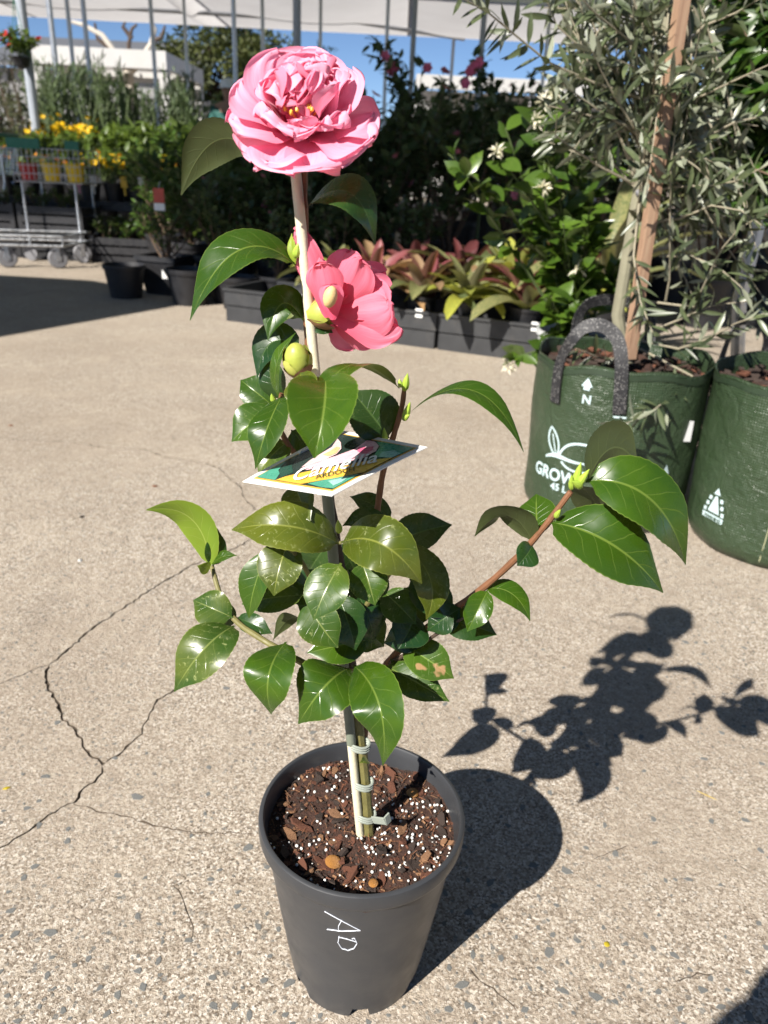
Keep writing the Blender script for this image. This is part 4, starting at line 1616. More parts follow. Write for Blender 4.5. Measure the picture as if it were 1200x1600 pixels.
def stroke(pts, w):                              # a flat line of even or tapering width as quads
    out = []
    n = len(pts)
    ww = w if isinstance(w, list) else [w] * n
    L, R_ = [], []
    for i in range(n):
        a, b_ = Vector(pts[max(i - 1, 0)]), Vector(pts[min(i + 1, n - 1)])
        d = (b_ - a).normalized()
        p = Vector((-d.y, d.x))
        L.append(Vector(pts[i]) + p * ww[i] / 2); R_.append(Vector(pts[i]) - p * ww[i] / 2)
    for i in range(n - 1):
        out.append([R_[i], R_[i + 1], L[i + 1], L[i]])
    return [[(q.x, q.y) for q in f] for f in out]


def arc(p0, p1, p2, n=12):
    p0, p1, p2 = Vector(p0), Vector(p1), Vector(p2)
    return [tuple(p0 * (1 - t) ** 2 + p1 * 2 * t * (1 - t) + p2 * t * t) for t in [i / n for i in range(n + 1)]]


# first bag: white print, two handles, the staked olive
bag1 = Bag(.562, 1.86, .202, .395, .6)
t1 = thing('grow_bag', tuple(bag1.c), 'green woven grow bag with GROW print and leaf emblem holding the staked olive', 'grow bag')
wall1 = bag1.body(t1)
hp = []
for (x, y, o_) in ((871, 628, .004), (876, 590, .005), (884, 556, .006)):
    a, z = bag1.hit(x, y); hp.append(bag1.P(a, z, o_))
hp += [pt(895, 528, 1.70), pt(912, 511, 1.705), pt(932, 506, 1.70), pt(952, 513, 1.69), pt(968, 532, 1.675)]
for (x, y, o_) in ((972, 568, .006), (970, 605, .005), (967, 646, .004)):
    a, z = bag1.hit(x, y); hp.append(bag1.P(a, z, o_))
bag1.ribbon(t1, hp, .029)
hp = [bag1.P(1.0, .3, .004), bag1.P(1.0, .39, .004), bag1.c + Vector((.1, .19, .48)), bag1.c + Vector((0, .2, .5)), bag1.c + Vector((-.08, .19, .48)), bag1.P(2.0, .39, .004), bag1.P(2.0, .3, .004)]
bag1.ribbon(t1, hp, .029)
aG, zG = bag1.hit(840, 728)
bag1.text(wall1, 'GROW', aG, zG - .012, .042, bold=.022, sx=.92)
a, z = bag1.hit(862, 762)
bag1.text(wall1, '45 L', a, z, .024, bold=.02)
# emblem: upright leaf, long leaf and ground line
ae, ze = bag1.hit(855, 712)
L1 = arc((.028, .0), (-.012, .03), (.006, .066)) + arc((.006, .066), (.042, .04), (.034, .004))[1:]
sh = stroke(L1, .0042) + stroke(arc((.012, .05), (.018, .03), (.032, .0)), .003)
sh += stroke(arc((.038, .0), (.05, .05), (.11, .046)) + arc((.11, .046), (.145, .042), (.165, .02))[1:], .0055)
sh += stroke(arc((.0, -.010), (.02, .006), (.06, .0)) + arc((.06, .0), (.12, -.008), (.165, .02))[1:], [.002 + .007 * math.sin(math.pi * min(1, (i + 2) / 20)) for i in range(25)])
sh += stroke(arc((.048, -.008), (.075, -.036), (.13, -.016)), .0045)
bag1.prn(wall1, 'leaf_emblem', sh, ae, ze + .010)
a, z = bag1.hit(917, 617)
bag1.prn(wall1, 'printed_arrow', [[(-.007, .012), (.007, .012), (.007, .02), (-.007, .02)], [(-.013, .02), (.013, .02), (0, .04)]], a, z)
bag1.text(wall1, 'N', a - .035, z - .018, .028, bold=.02)
a, z = bag1.hit(958, 652)
bag1.prn(wall1, 'printed_mark', [[(0, 0), (.028, .0), (.028, .004), (0, .004)]], a, z)
a, z = bag1.hit(1040, 742)
bag1.prn(wall1, 'printed_triangle', [[(-.013, 0), (.013, 0), (0, .024)], [(-.022, -.02), (.022, -.02), (.014, -.006), (-.014, -.006)]], a, z)
tg = thing('bag_label', tuple(pt(1076, 674, 1.72)), 'small white printed label hanging at the right side of the GROW bag', 'label')
MB().bar(pt(1072, 690, 1.70), pt(1078, 658, 1.70), .019, .001, up=(0, -1, .2)).build('card', MAT['greypot'], tg)
MB().tube([pt(1078, 659, 1.70), pt(1083, 640, 1.72)], .0012, 5).build('loop', MAT['white'], tg)

# second bag at the right edge: warning triangle
bag2 = Bag(.955, 1.70, .215, .40, 2.2)
t2 = thing('grow_bag', tuple(bag2.c), 'green woven grow bag with pale warning triangle holding the dark leafy tree', 'grow bag')
wall2 = bag2.body(t2)
aw, zw = bag2.hit(1112, 812)
tri = [[(-.030, 0), (.030, 0), (.031, .012), (-.031, .012)], [(-.017, .018), (.017, .018), (.003, .058), (-.003, .058)], [(-.009, .062), (.009, .062), (0, .078)]]
tri += [[(x - .004, y), (x + .004, y), (x + .003, y + .009), (x - .005, y + .009)] for x, y in ((.026, .016), (.021, .031), (.016, .046))]
tri += [[(x - .004, y), (x + .004, y), (x + .005, y + .009), (x - .003, y + .009)] for x, y in ((-.026, .016), (-.021, .031), (-.016, .046))]
bag2.prn(wall2, 'warning_triangle', tri, aw, zw)
MAT['darkprint'] = plain('dark_print', (.03, .06, .03), .6, .1, 30, 0)
bag2.text(wall2, 'WARNING', aw - .024 / bag2.R, zw + .0025, .0105, 'darkprint', .03, .0034)
a, z = bag2.hit(1190, 860)
MB().tube([bag2.P(a, .02, .002), bag2.P(a + .02, .2, .002), bag2.P(a + .05, .38, .002)], .0013, 5).build('seam', MAT['string'], t2)
hp = [bag2.P(2.4, .33, .004), bag2.P(2.4, .40, .004), bag2.c + Vector((-.17, .12, .47)), bag2.c + Vector((-.12, .18, .50)), bag2.c + Vector((-.04, .2, .47)), bag2.P(1.7, .40, .004), bag2.P(1.7, .33, .004)]
bag2.ribbon(t2, hp, .032)

# ------------------------------------------------------------------ olive tree
MAT['ol_leaf'] = leafy('olive_leaf', (.068, .092, .046), (.23, .25, .18), .36, .12, .5, .5, (1.1, 1, .9))
MAT['ol_twig'] = plain('olive_twig', (.25, .225, .16), .75, .2, 40, .3, 160)
MAT['ol_trunk'] = plain('olive_bark', (.20, .19, .13), .8, .3, 25, .5, 120)
MAT['hardwood'] = NT('hardwood_stake')
_m = MAT['hardwood']
_mp = _m.n('ShaderNodeMapping')
_mp.inputs['Scale'].default_value = (60, 60, 4)
_m.l(_m.co(), _mp.inputs[0])
_g = _m.noise(1.6, 5, .65, vec=_mp.outputs[0], dist=.6)
_m.p(Base_Color=_m.ramp(_g, [(.25, (.17, .10, .06)), (.5, (.29, .18, .115)), (.8, (.37, .26, .17))]), Roughness=.7)
_m.bump(_g, .3, .001)
MAT['hardwood'] = _m.mat


def lance_mesh(name, mat, wd, bend, fold=.3, n=8, peak=.5):
    vs, fs = [], []
    for i in range(n + 1):
        t = i / n
        w = wd / 2 * math.sin(math.pi * t ** (math.log(.5) / math.log(peak))) ** .8 if 0 < t < 1 else .004
        c = Vector((t, 0, -bend * t * t))
        for v in (-1, 0, 1):
            vs.append(tuple(c + Vector((0, v * w, abs(v) * w * fold))))
    for i in range(n):
        for j in range(2):
            fs.append((i * 3 + j, (i + 1) * 3 + j, (i + 1) * 3 + j + 1, i * 3 + j + 1))
    return fmesh(name, vs, fs, MAT[mat], [0.0] * len(vs))


def leaf_obj(me, p, axis, nor, L, parent):
    x = Vector(axis).normalized()
    z = Vector(nor) - x * Vector(nor).dot(x)
    z = z.normalized() if z.length > 1e-5 else x.orthogonal().normalized()
    y = z.cross(x)
    o = put('leaf', me, parent)
    o.matrix_basis = Matrix(((x.x * L, y.x * L, z.x * L, p.x), (x.y * L, y.y * L, z.y * L, p.y), (x.z * L, y.z * L, z.z * L, p.z), (0, 0, 0, 1)))
    return o


def olive():
    base = bag1.c + Vector((.015, .02, .36))
    t = thing('olive_tree', tuple(base), 'young olive tree with grey-green leaves and silvery twigs tied to a timber stake', 'tree')
    Y0 = base.y
    tp = [base, pt(965, 492, Y0), pt(992, 333, Y0), pt(1006, 258, Y0), pt(1012, 200, Y0), pt(1029, 117, Y0), pt(1046, 0, Y0), pt(1058, -120, Y0)]
    MB().tube(tp, [.016, .015, .014, .013, .0125, .012, .010, .008], 10).build('trunk', MAT['ol_trunk'], t)
    MB().tube([pt(996, 300, Y0 - .012), pt(1001, 304, Y0 - .025), pt(1016, 306, Y0 - .03), pt(1026, 303, Y0 - .012)], .006, 6).build('tie', MAT['rubber'], t)
    br = [  # front branches traced through the crown: points and forward distance offset at the tip
        ([(1021, 246), (1000, 215), (962, 154), (940, 112), (925, 79)], -.12), ([(990, 287), (940, 262), (896, 233), (868, 212), (870, 178)], -.15),
        ([(1020, 160), (930, 130), (858, 98), (804, 54), (762, 19), (720, -4)], -.22), ([(1040, 175), (1075, 160), (1158, 121), (1215, 95)], -.2),
        ([(1010, 300), (1054, 292), (1110, 290), (1150, 283), (1205, 255)], -.22), ([(1040, 470), (1046, 437), (1047, 340), (1048, 258), (1062, 158)], -.12),
        ([(1005, 470), (1085, 480), (1096, 454), (1125, 392), (1154, 358), (1200, 330)], -.2), ([(1000, 350), (1062, 342), (1112, 321), (1158, 329), (1190, 352)], -.25),
        ([(990, 530), (1060, 545), (1105, 530), (1150, 505), (1195, 490)], -.2), ([(1000, 545), (1082, 588), (1045, 622), (1010, 650), (960, 668)], -.34),
        ([(1010, 520), (1060, 500), (1110, 478), (1170, 470)], -.1), ([(1030, 100), (980, 60), (930, 20), (890, -20)], -.15), ([(1020, 210), (960, 190), (900, 175), (855, 165)], -.05),
        ([(1050, 90), (1100, 40), (1150, 20), (1200, -10)], -.1), ([(1040, 230), (1100, 215), (1150, 190), (1200, 180)], -.1), ([(1030, 400), (1080, 400), (1125, 420), (1160, 450)], -.15),
        ([(1000, 130), (930, 95), (870, 40), (850, -10)], -.05), ([(985, 560), (940, 560), (900, 545)], -.1), ([(1005, 250), (990, 400), (1000, 470), (1020, 520)], -.2)]
    lm = [lance_mesh('leaf', 'ol_leaf', w, bd) for w, bd in ((.17, .12), (.2, .2), (.15, .05), (.22, .15))]
    cnt = 0
    P, A, N = [], [], []
    for pts, dy in br:
        n = len(pts)
        q = [pt(x, y, Y0 - .015 + dy * i / (n - 1)) for i, (x, y) in enumerate(pts)]
        MB().tube(q, [.0030, .0011], 6).build('branch', MAT['ol_twig'], t)
        ln = sum((b_ - a).length for a, b_ in zip(q, q[1:]))
        k = max(4, int(ln / .042))
        for i in range(int(k * 2.4)):
            p, d = along(q, U(.12, 1))
            P.append(p); A.append(d * .6 + Vector((U(-1, 1), U(-1, 1), U(-1, 1))) * .8); N.append((U(-1, 1), U(-1, 1), U(-.6, 1)))
        for i in range(k):
            p, d = along(q, .16 + .84 * (i + U(0, .5)) / k)
            sd = d.cross(Vector((U(-.5, .5), -1, U(-.5, .5)))).normalized()
            for e in (-1, 1):
                if cnt >= 298 or random.random() < .2:
                    continue
                cnt += 1
                ax = d * U(.3, .9) + sd * e * U(.6, 1.1) + Vector((0, U(-.5, .3), U(-.25, .15)))
                leaf_obj(random.choice(lm), p, ax, (U(-.9, .5), U(-1, .2), U(-.2, 1)), U(.042, .066), t)
    # the rest of the crown behind
    b = MB()
    for k in range(86):
        s0 = along(tp, U(.32, .98))[0]
        far = pt(U(840, 1130), U(-80, 250), Y0 + U(-.1, .3)) if k < 56 else pt(U(1050, 1215), U(100, 540), Y0 + U(-.15, .25))
        q = spray(b, s0, far, .003, .001, .15, 4)
        for i in range(22):
            p, d = along(q, U(.25, 1))
            P.append(p); A.append(d * .6 + Vector((U(-1, 1), U(-1, 1), U(-1, 1))) * .8); N.append((U(-1, 1), U(-1, 1), U(-.6, 1)))
    for k in range(6):                       # sprays that hang before the stake
        s0 = along(tp, U(.25, .95))[0]
        q = spray(b, s0, pt(U(960, 1110), U(-30, 470), Y0 - U(.16, .28)), .0022, .001, .2, 4)
        for i in range(16):
            p, d = along(q, U(.3, 1))
            P.append(p); A.append(d * .6 + Vector((U(-1, 1), U(-1, 1), U(-1, 1))) * .8); N.append((U(-1, 1), U(-1, 1), U(-.6, 1)))
    tag(b.build('twigs', MAT['ol_twig'], t), kind='stuff')
    n = len(P)
    vs, fs, rn = leaf_cloud(P, A, N, rng.uniform(.04, .066, n), rng.uniform(.009, .0145, n), .15)
    tag(put('foliage', fmesh('foliage', vs, fs, MAT['ol_leaf'], rn), t), kind='stuff')


olive()
st = thing('timber_stake', tuple(pt(985, 560, 1.80)), 'square hardwood stake pushed into the GROW bag beside the olive trunk', 'stake')
MB().bar(pt(983, 560, 1.80), pt(1075, -60, 1.80), .024, .022, up=(.3, -1, 0)).build('shaft', MAT['hardwood'], st)

# ------------------------------------------------------------------ dark leafy tree in the second bag
MAT['lf_ficus'] = leafy('dark_glossy_leaf', (.035, .085, .015), (.09, .13, .04), .32, .25, .45, .5, (1.5, 1.25, .9))


def ficus():
    base = bag2.c + Vector((.03, .03, .37))
    t = thing('leafy_tree', tuple(base), 'dark glossy leaved tree at the right behind the olive', 'tree')
    top = base + Vector((.02, .12, .95))
    b = MB().tube([base, base.lerp(top, .5) + Vector((.02, 0, 0)), top], [.018, .014, .006], 8)
    P, A, N = [], [], []
    for k in range(130):
        s0 = base.lerp(top, U(.25, 1))
        far = Vector((U(.74, 1.25), U(2.0, 2.6), U(.72, 1.32))) if k < 80 else pt(U(1075, 1240), U(-90, 240), U(2.05, 2.4))
        q = spray(b, s0, far, .004, .0015, .2, 4)
        for i in range(34):
            p, d = along(q, U(.3, 1))
            P.append(p); A.append(d * .6 + Vector((U(-1, 1), U(-1, 1), U(-.8, .5))) * .8); N.append((U(-1, .5), U(-1, .5), U(.1, 1)))
    b.build('trunk', MAT['stemb'], t)
    n = len(P)
    vs, fs, rn = leaf_cloud(P, A, N, rng.uniform(.055, .085, n), rng.uniform(.026, .038, n), .25)
    tag(put('crown', fmesh('crown', vs, fs, MAT['lf_ficus'], rn), t), kind='stuff')


ficus()

# ------------------------------------------------------------------ citrus in the pale pot
MAT['lf_citrus'] = leafy('citrus_leaf', (.050, .105, .015), (.09, .125, .04), .3, .24, .45, .5, (1.4, 1.15, .8))


def citrus():
    c = Vector((.615, 2.6, 0))
    t = thing('citrus_bush', tuple(c + Vector((0, 0, .28))), 'citrus bush with bright green leaves and cream blossom behind the GROW bag', 'shrub')
    pot = thing('plant_pot', tuple(c), 'pale grey plastic pot with a black band behind the GROW bag', 'pot')
    put('body', MB().lathe([(.10, 0), (.118, .13), (.1185, .2), (.13, .30), (.137, .3), (.137, .315), (.126, .315), (.12, .25)], 28, cap0=True).mesh('body', MAT['greypot']), pot, False)
    put('band', MB().lathe([(.1205, .165), (.1265, .225)], 28).mesh('band', MAT['blackpot']), pot, False)
    put('soil', MB().lathe([(.124, .285), (.001, .29)], 24).mesh('soil', MAT['soil']), pot, False)
    b = MB()
    base = c + Vector((0, 0, .285))
    P, A, N = [], [], []
    lm = [lance_mesh('leaf', 'lf_citrus', w, bd, .2) for w, bd in ((.45, .2), (.5, .3), (.4, .1))]
    tips = [pt(x, y, Y_) for x, y, Y_ in ((903, 420, 2.35), (848, 295, 2.3), (775, 238, 2.3), (850, 160, 2.35), (868, 148, 2.4), (838, 188, 2.3), (720, 262, 2.3), (700, 240, 2.35), (880, 350, 2.3), (900, 470, 2.3), (860, 480, 2.35),
                                           (930, 380, 2.4), (940, 260, 2.5), (900, 200, 2.5), (820, 330, 2.45), (845, 390, 2.4), (800, 560, 2.38), (870, 520, 2.4), (790, 200, 2.5), (960, 430, 2.5), (920, 330, 2.35), (850, 240, 2.6))]
    cnt = 0
    for k, tip in enumerate(tips):
        q = spray(b, base + Vector((U(-.03, .03), U(-.03, .03), 0)), tip, .007, .002, .12, 6)
        for i in range(26):
            p, d = along(q, U(.3, 1))
            ax = d * .5 + Vector((U(-1, 1), U(-1, .6), U(-.6, .6))) * .8
            if i < 8:
                leaf_obj(random.choice(lm), p, ax, (U(-1, .4), U(-1, 0), U(.2, 1)), U(.065, .10), t)
            else:
                P.append(p); A.append(ax); N.append((U(-1, .5), U(-1, .5), U(.1, 1)))
    n = len(P)
    b.build('stems', MAT['stemg'], t)
    vs, fs, rn = leaf_cloud(P, A, N, rng.uniform(.055, .09, n), rng.uniform(.028, .042, n), .25)
    tag(put('foliage', fmesh('foliage', vs, fs, MAT['lf_citrus'], rn), t), kind='stuff')
    for tip in tips[:6] + [pt(795, 572, 2.36)]:
        P, A, N = [], [], []
        for j in range(22):
            v = Vector((U(-1, 1), U(-1.2, .3), U(-.7, 1))).normalized()
            P.append(tip + v * .006); A.append(v); N.append((U(-1, 1), U(-1, 1), 1))
        vs, fs, rn = leaf_cloud(P, A, N, rng.uniform(.016, .03, 22), .0085, .3)
        put('blossom', fmesh('blossom', vs, fs, MAT['fl_white'], rn), t)


citrus()


# tall strap-leaved plant beside the hedge
def strap_plant():
    p = gp(905, 520)
    t = thing('strap_leaf_plant', (.98, 3.75, 0), 'tall plant with long arching green strap leaves behind the citrus', 'plant')
    pot_part(t, .12, .22)
    ms = [strap_mesh('leaf', 'br_green', a, b_, .075, 12) for a, b_ in ((1.2, -.9), (1.35, -.3), (1.45, .3))]
    for i in range(16):
        o = put('leaf', ms[i % 3], t, False)
        L = U(.55, .85)
        o.scale = (L, L, L)
        o.location = (0, 0, .2)
        o.rotation_euler = (U(-.1, .1), 0, i * 2.4 + U(-.2, .2))


strap_plant()
lp = thing('steel_pipe', tuple(gp(1150, 560)), 'leaning galvanised steel pipe behind the dark leafy tree', 'pipe')
MB().tube([pt(1152, 560, 2.55), pt(1155, 470, 2.5), pt(1172, 400, 2.5), pt(1200, 280, 2.5), pt(1225, 150, 2.5)], .022, 10).build('tube', MAT['gal'], lp)


# ------------------------------------------------------------------ people
def skin_body(name, verts, edges, radii, mat, parent, sub=2):
    me = bpy.data.meshes.new(name)
    me.from_pydata([tuple(v) for v in verts], edges, [])
    o = put(name, me, parent)
    md = o.modifiers.new('skin', 'SKIN')
    md.use_smooth_shade = True
    for i, r in enumerate(radii):
        d = me.skin_vertices[0].data[i]
        d.radius = (r, r) if not isinstance(r, tuple) else r
        d.use_root = (i == 0)
    ss = o.modifiers.new('smooth', 'SUBSURF')
    ss.levels = ss.render_levels = sub
    me.materials.append(mat)
    return o


MAT['skin'] = plain('skin', (.42, .24, .16), .55, .1, 30, 0)
MAT['shirt_green'] = plain('dark_green_shirt', (.012, .075, .065), .8, .2, 20, .2, 80)
MAT['navy'] = plain('navy_trousers', (.015, .018, .03), .85, .2, 20, .2, 80)
MAT['dark_cloth'] = plain('charcoal_clothes', (.03, .03, .035), .85, .2, 20, .2, 80)


def shopper():
    p = pt(358, 150, 10.6)
    c = Vector((p.x, 10.6, 0))
    k = 1.66 / 1.72
    V = lambda x, y, z: c + Vector((x, y, z)) * k
    t = thing('person', tuple(c), 'person in a dark green shirt and white cap browsing the rear rows', 'person')
    ve = [V(0, 0, .98), V(0, .01, 1.2), V(0, .02, 1.42), V(0, .0, 1.5), V(0, -.02, 1.6), V(-.01, -.03, 1.68),
          V(-.19, .02, 1.40), V(-.23, 0, 1.12), V(-.2, -.14, .92), V(-.19, -.2, .88), V(.19, .02, 1.40), V(.23, 0, 1.12), V(.2, -.14, .92), V(.19, -.2, .88),
          V(-.09, 0, .92), V(-.1, .0, .5), V(-.1, .02, .08), V(-.1, -.12, .04), V(.09, 0, .92), V(.1, 0, .5), V(.1, .02, .08), V(.1, -.12, .04)]
    ed = [(0, 1), (1, 2), (2, 3), (3, 4), (4, 5), (2, 6), (6, 7), (7, 8), (8, 9), (2, 10), (10, 11), (11, 12), (12, 13), (0, 14), (14, 15), (15, 16), (16, 17), (0, 18), (18, 19), (19, 20), (20, 21)]
    ra = [.13, .12, .12, .055, .085, .075, .06, .045, .036, .03, .06, .045, .036, .03, .085, .06, .042, .035, .085, .06, .042, .035]
    skin_body('body', ve, ed, ra, MAT['skin'], t)
    skin_body('shirt', [ve[i] for i in (0, 1, 2, 6, 7, 10, 11)], [(0, 1), (1, 2), (2, 3), (3, 4), (2, 5), (5, 6)], [.155, .145, .14, .08, .066, .08, .066], MAT['shirt_green'], t)
    skin_body('trousers', [ve[i] for i in (0, 14, 15, 16, 18, 19, 20)], [(0, 1), (1, 2), (2, 3), (0, 4), (4, 5), (5, 6)], [.15, .105, .08, .06, .105, .08, .06], MAT['navy'], t)
    h = V(0, -.02, 1.64)
    MB().lathe([(.105, -.0), (.104, .04), (.085, .085), (.045, .108), (.001, .114)], 18, h).build('cap', MAT['white'], t)
    MB().add([h + Vector((-.07, -.075, .005)), h + Vector((.07, -.075, .005)), h + Vector((.05, -.17, -.005)), h + Vector((-.05, -.17, -.005)),
              h + Vector((-.07, -.075, .017)), h + Vector((.07, -.075, .017)), h + Vector((.05, -.17, .007)), h + Vector((-.05, -.17, .007))],
             [(3, 2, 1, 0), (4, 5, 6, 7), (0, 1, 5, 4), (1, 2, 6, 5), (2, 3, 7, 6), (3, 0, 4, 7)]).build('cap_brim', MAT['white'], t)


shopper()


def photographer():
    c = Vector((.006, -.33, 0))
    V = lambda x, y, z: c + Vector((x, y, z))
    t = thing('person', tuple(c), 'person in charcoal clothes kneeling at the near edge, seen only by the shadow', 'person')
    ve = [V(0, -.08, .50), V(0, -.03, .72), V(0, .0, .93), V(0, .03, 1.01), V(0, .05, 1.10), V(0, .06, 1.18),
          V(-.18, .0, .90), V(-.22, .06, .66), V(-.09, .22, .66), V(-.05, .26, .69), V(.18, .0, .90), V(.22, .06, .66), V(.09, .22, .66), V(.05, .26, .69),
          V(-.1, -.06, .46), V(-.12, .14, .09), V(-.12, -.26, .06), V(-.12, -.36, .04), V(.1, -.06, .46), V(.12, .14, .09), V(.12, -.26, .06), V(.12, -.36, .04)]
    ed = [(0, 1), (1, 2), (2, 3), (3, 4), (4, 5), (2, 6), (6, 7), (7, 8), (8, 9), (2, 10), (10, 11), (11, 12), (12, 13), (0, 14), (14, 15), (15, 16), (16, 17), (0, 18), (18, 19), (19, 20), (20, 21)]
    ra = [.14, .13, .13, .058, .09, .08, .065, .05, .04, .034, .065, .05, .04, .034, .095, .07, .05, .04, .095, .07, .05, .04]
    skin_body('body', ve, ed, ra, MAT['skin'], t)
    skin_body('jacket', [ve[i] for i in (0, 1, 2, 6, 7, 8, 10, 11, 12)], [(0, 1), (1, 2), (2, 3), (3, 4), (4, 5), (2, 6), (6, 7), (7, 8)], [.17, .16, .155, .085, .07, .055, .085, .07, .055], MAT['dark_cloth'], t)
    skin_body('trousers', [ve[i] for i in (0, 14, 15, 16, 18, 19, 20)], [(0, 1), (1, 2), (2, 3), (0, 4), (4, 5), (5, 6)], [.165, .115, .085, .065, .115, .085, .065], MAT['dark_cloth'], t)


photographer()

# ================================================================== THE CAMELLIA AND ITS POT
PC = Vector((-.0066, .5655, 0))
PR, PRB, PH = .1, .0666, .208


def pot_r(z):
    return PRB + (.0935 - PRB) * (z / .19) ** .9


def build_pot():
    t = thing('plant_pot', tuple(PC), 'black plastic nursery pot with white crayon letters A D standing on the cracked concrete', 'pot')
    n = 144
    notch = [rad(a) for a in (-83, -141, -28, 25, 75, 125, 175)]

    def isn(a):
        return any(abs((a - q + math.pi) % (2 * math.pi) - math.pi) < rad(8) for q in notch)

    def fn(i, a, r, z):
        if i == 0 and isn(a):
            return pot_r(.0155), .0155
        return r, z
    prof = [(PRB, 0), (pot_r(.016), .016)] + [(pot_r(z), z) for z in np.linspace(.024, .186, 16)] + [(.0968, .188), (.0992, .1905), (.1, .194), (.1, .2035), (.0993, .2068), (.0975, .208), (.0955, .2078), (.0944, .206), (.0938, .198), (.0915, .19), (.089, .165)]
    MB().lathe(prof, n, PC, fn=fn).build('wall', MAT['pot'], t, angle=40)
    MB().lathe([(pot_r(.013) - .0005, .013), (.001, .013)], 48, PC).build('floor', MAT['pot'], t)
    # crayon letters, written sideways down the wall
    def onpot(x, y):
        v = ray(x, y)
        r = .085
        for _ in range(12):
            dx, dy = CP.x - PC.x, CP.y - PC.y
            A, B_, C_ = v.x ** 2 + v.y ** 2, 2 * (v.x * dx + v.y * dy), dx * dx + dy * dy - r * r
            q = CP + v * ((-B_ - math.sqrt(max(0, B_ * B_ - 4 * A * C_))) / (2 * A))
            r = pot_r(min(.186, max(0, q.z))) + .0003
        return q
    def line(pix):
        out = []
        for (a, b_), (c, d) in zip(pix, pix[1:]):
            for i in range(6):
                out.append(onpot(a + (c - a) * i / 6 + U(-.25, .25), b_ + (d - b_) * i / 6 + U(-.25, .25)))
        return out + [onpot(*pix[-1])]
    A = MB()
    A.tube(line([(507, 1424), (532, 1438), (563, 1454)]), .00042, 5)
    A.tube(line([(511, 1452), (535, 1455), (563, 1454)]), .00042, 5)
    A.tube(line([(534, 1438), (529, 1447), (529, 1455)]), .00038, 5)
    A.build('letter_a', MAT['chalk'], t)
    D = MB()
    D.tube(line([(529, 1464), (541, 1467), (557, 1472)]), .0004, 5)
    D.tube(line([(530, 1463), (528, 1473), (534, 1482), (544, 1485), (553, 1482), (558, 1474), (554, 1466), (550, 1467)]), .0004, 5)
    D.build('letter_d', MAT['chalk'], t)
    # potting mix
    vs, fs = [], []
    nr, na = 26, 72
    hf = lambda x, y: .187 + .0035 * math.sin(41 * x + 1) * math.cos(37 * y) + .0018 * math.sin(150 * x) * math.sin(170 * y + 1)
    for j in range(nr):
        rr = .0928 * (1 - j / (nr - .5))
        for i in range(na):
            a = 2 * math.pi * (i + .5 * (j % 2)) / na
            x, y = rr * math.cos(a), rr * math.sin(a)
            vs.append((PC.x + x, PC.y + y, hf(x, y) + U(-.0014, .0014)))
    for j in range(nr - 1):
        for i in range(na):
            i2 = (i + 1) % na
            fs.append((j * na + i, j * na + i2, (j + 1) * na + i2, (j + 1) * na + i))
    fs.append(tuple((nr - 1) * na + i for i in range(na)))
    soil = MB().add(vs, fs).build('potting_mix', MAT['soil'], t)
    # chunks of bark that can be told apart
    cm = []
    for k in range(12):
        rr = random.Random(50 + k)
        b = MB()
        n_ = rr.randint(5, 7)
        poly = [((1 + rr.uniform(-.35, .2)) * math.cos(6.283 * i / n_) * 1.3, (1 + rr.uniform(-.35, .2)) * math.sin(6.283 * i / n_) * .8) for i in range(n_)]
        b.prism(poly, -.25, .25)
        b.v = [(x, y, z + rr.uniform(-.12, .12)) for x, y, z in b.v]
        cm.append(b.mesh('bark_chip', MAT[['chip', 'chip_dark', 'chip', 'chip_tan', 'chip', 'chip_dark'][k % 6]], smooth=False))
    for k in range(190):
        a, q = U(0, 6.283), .09 * math.sqrt(U(0, 1))
        x, y = q * math.cos(a), q * math.sin(a)
        o = put('bark_chip', cm[k % 12], soil)
        s = U(.002, .0046) if random.random() < .82 else U(.005, .0078)
        o.location = (PC.x + x, PC.y + y, hf(x, y) + s * .35)
        o.rotation_euler = (U(-.5, .5), U(-.5, .5), U(0, 6.28))
        o.scale = (s, s * U(.6, 1), s * U(.5, 1.1))
    b = MB()
    for k in range(1500):
        a, q = U(0, 6.283), .0915 * math.sqrt(U(0, 1))
        x, y = q * math.cos(a), q * math.sin(a)
        rot = Matrix.Rotation(U(0, 6), 3, 'Z') @ Matrix.Rotation(U(-.8, .8), 3, 'X')
        s = U(.0006, .0018)
        b.box((PC.x + x, PC.y + y, hf(x, y) + s * .5), (s * U(1, 3.2), s * 1.2, s * .8), rot, random.choice((0, 0, 1, 1, 1, 1, 1, 2)))
    tag(b.build('fine_bark', [MAT['chip'], MAT['chip_dark'], MAT['chip_tan']], soil, smooth=False), kind='stuff')
    b = MB()
    for k in range(270):
        if k < 120:
            a, q = random.gauss(-.35, .75), .09 * math.sqrt(U(.03, 1))
        else:
            a, q = U(0, 6.283), .09 * math.sqrt(U(0, 1))
        x, y = q * math.cos(a), q * math.sin(a)
        s = U(.0006, .00185)
        b.blob((PC.x + x, PC.y + y, hf(x, y) + s * 1.1), s, k, .14, (1, 1, .9))
    tag(b.build('perlite', MAT['perlite'], soil, angle=180), kind='stuff')
    b = MB()
    for k in range(230):
        a, q = U(0, 6.283), .088 * math.sqrt(U(0, 1))
        x, y = q * math.cos(a), q * math.sin(a)
        p = Vector((PC.x + x, PC.y + y, hf(x, y) + .002))
        d = Vector((U(-1, 1), U(-1, 1), U(-.1, .25))) * U(.004, .016 if k > 15 else .03)
        b.tube([p - d * .5, p + Vector((0, 0, U(.0, .003))), p + d * .5], .00025, 3, random.choice((0, 0, 1)))
    tag(b.build('coir_fibres', [MAT['fibre'], MAT['chip_tan']], soil), kind='stuff')
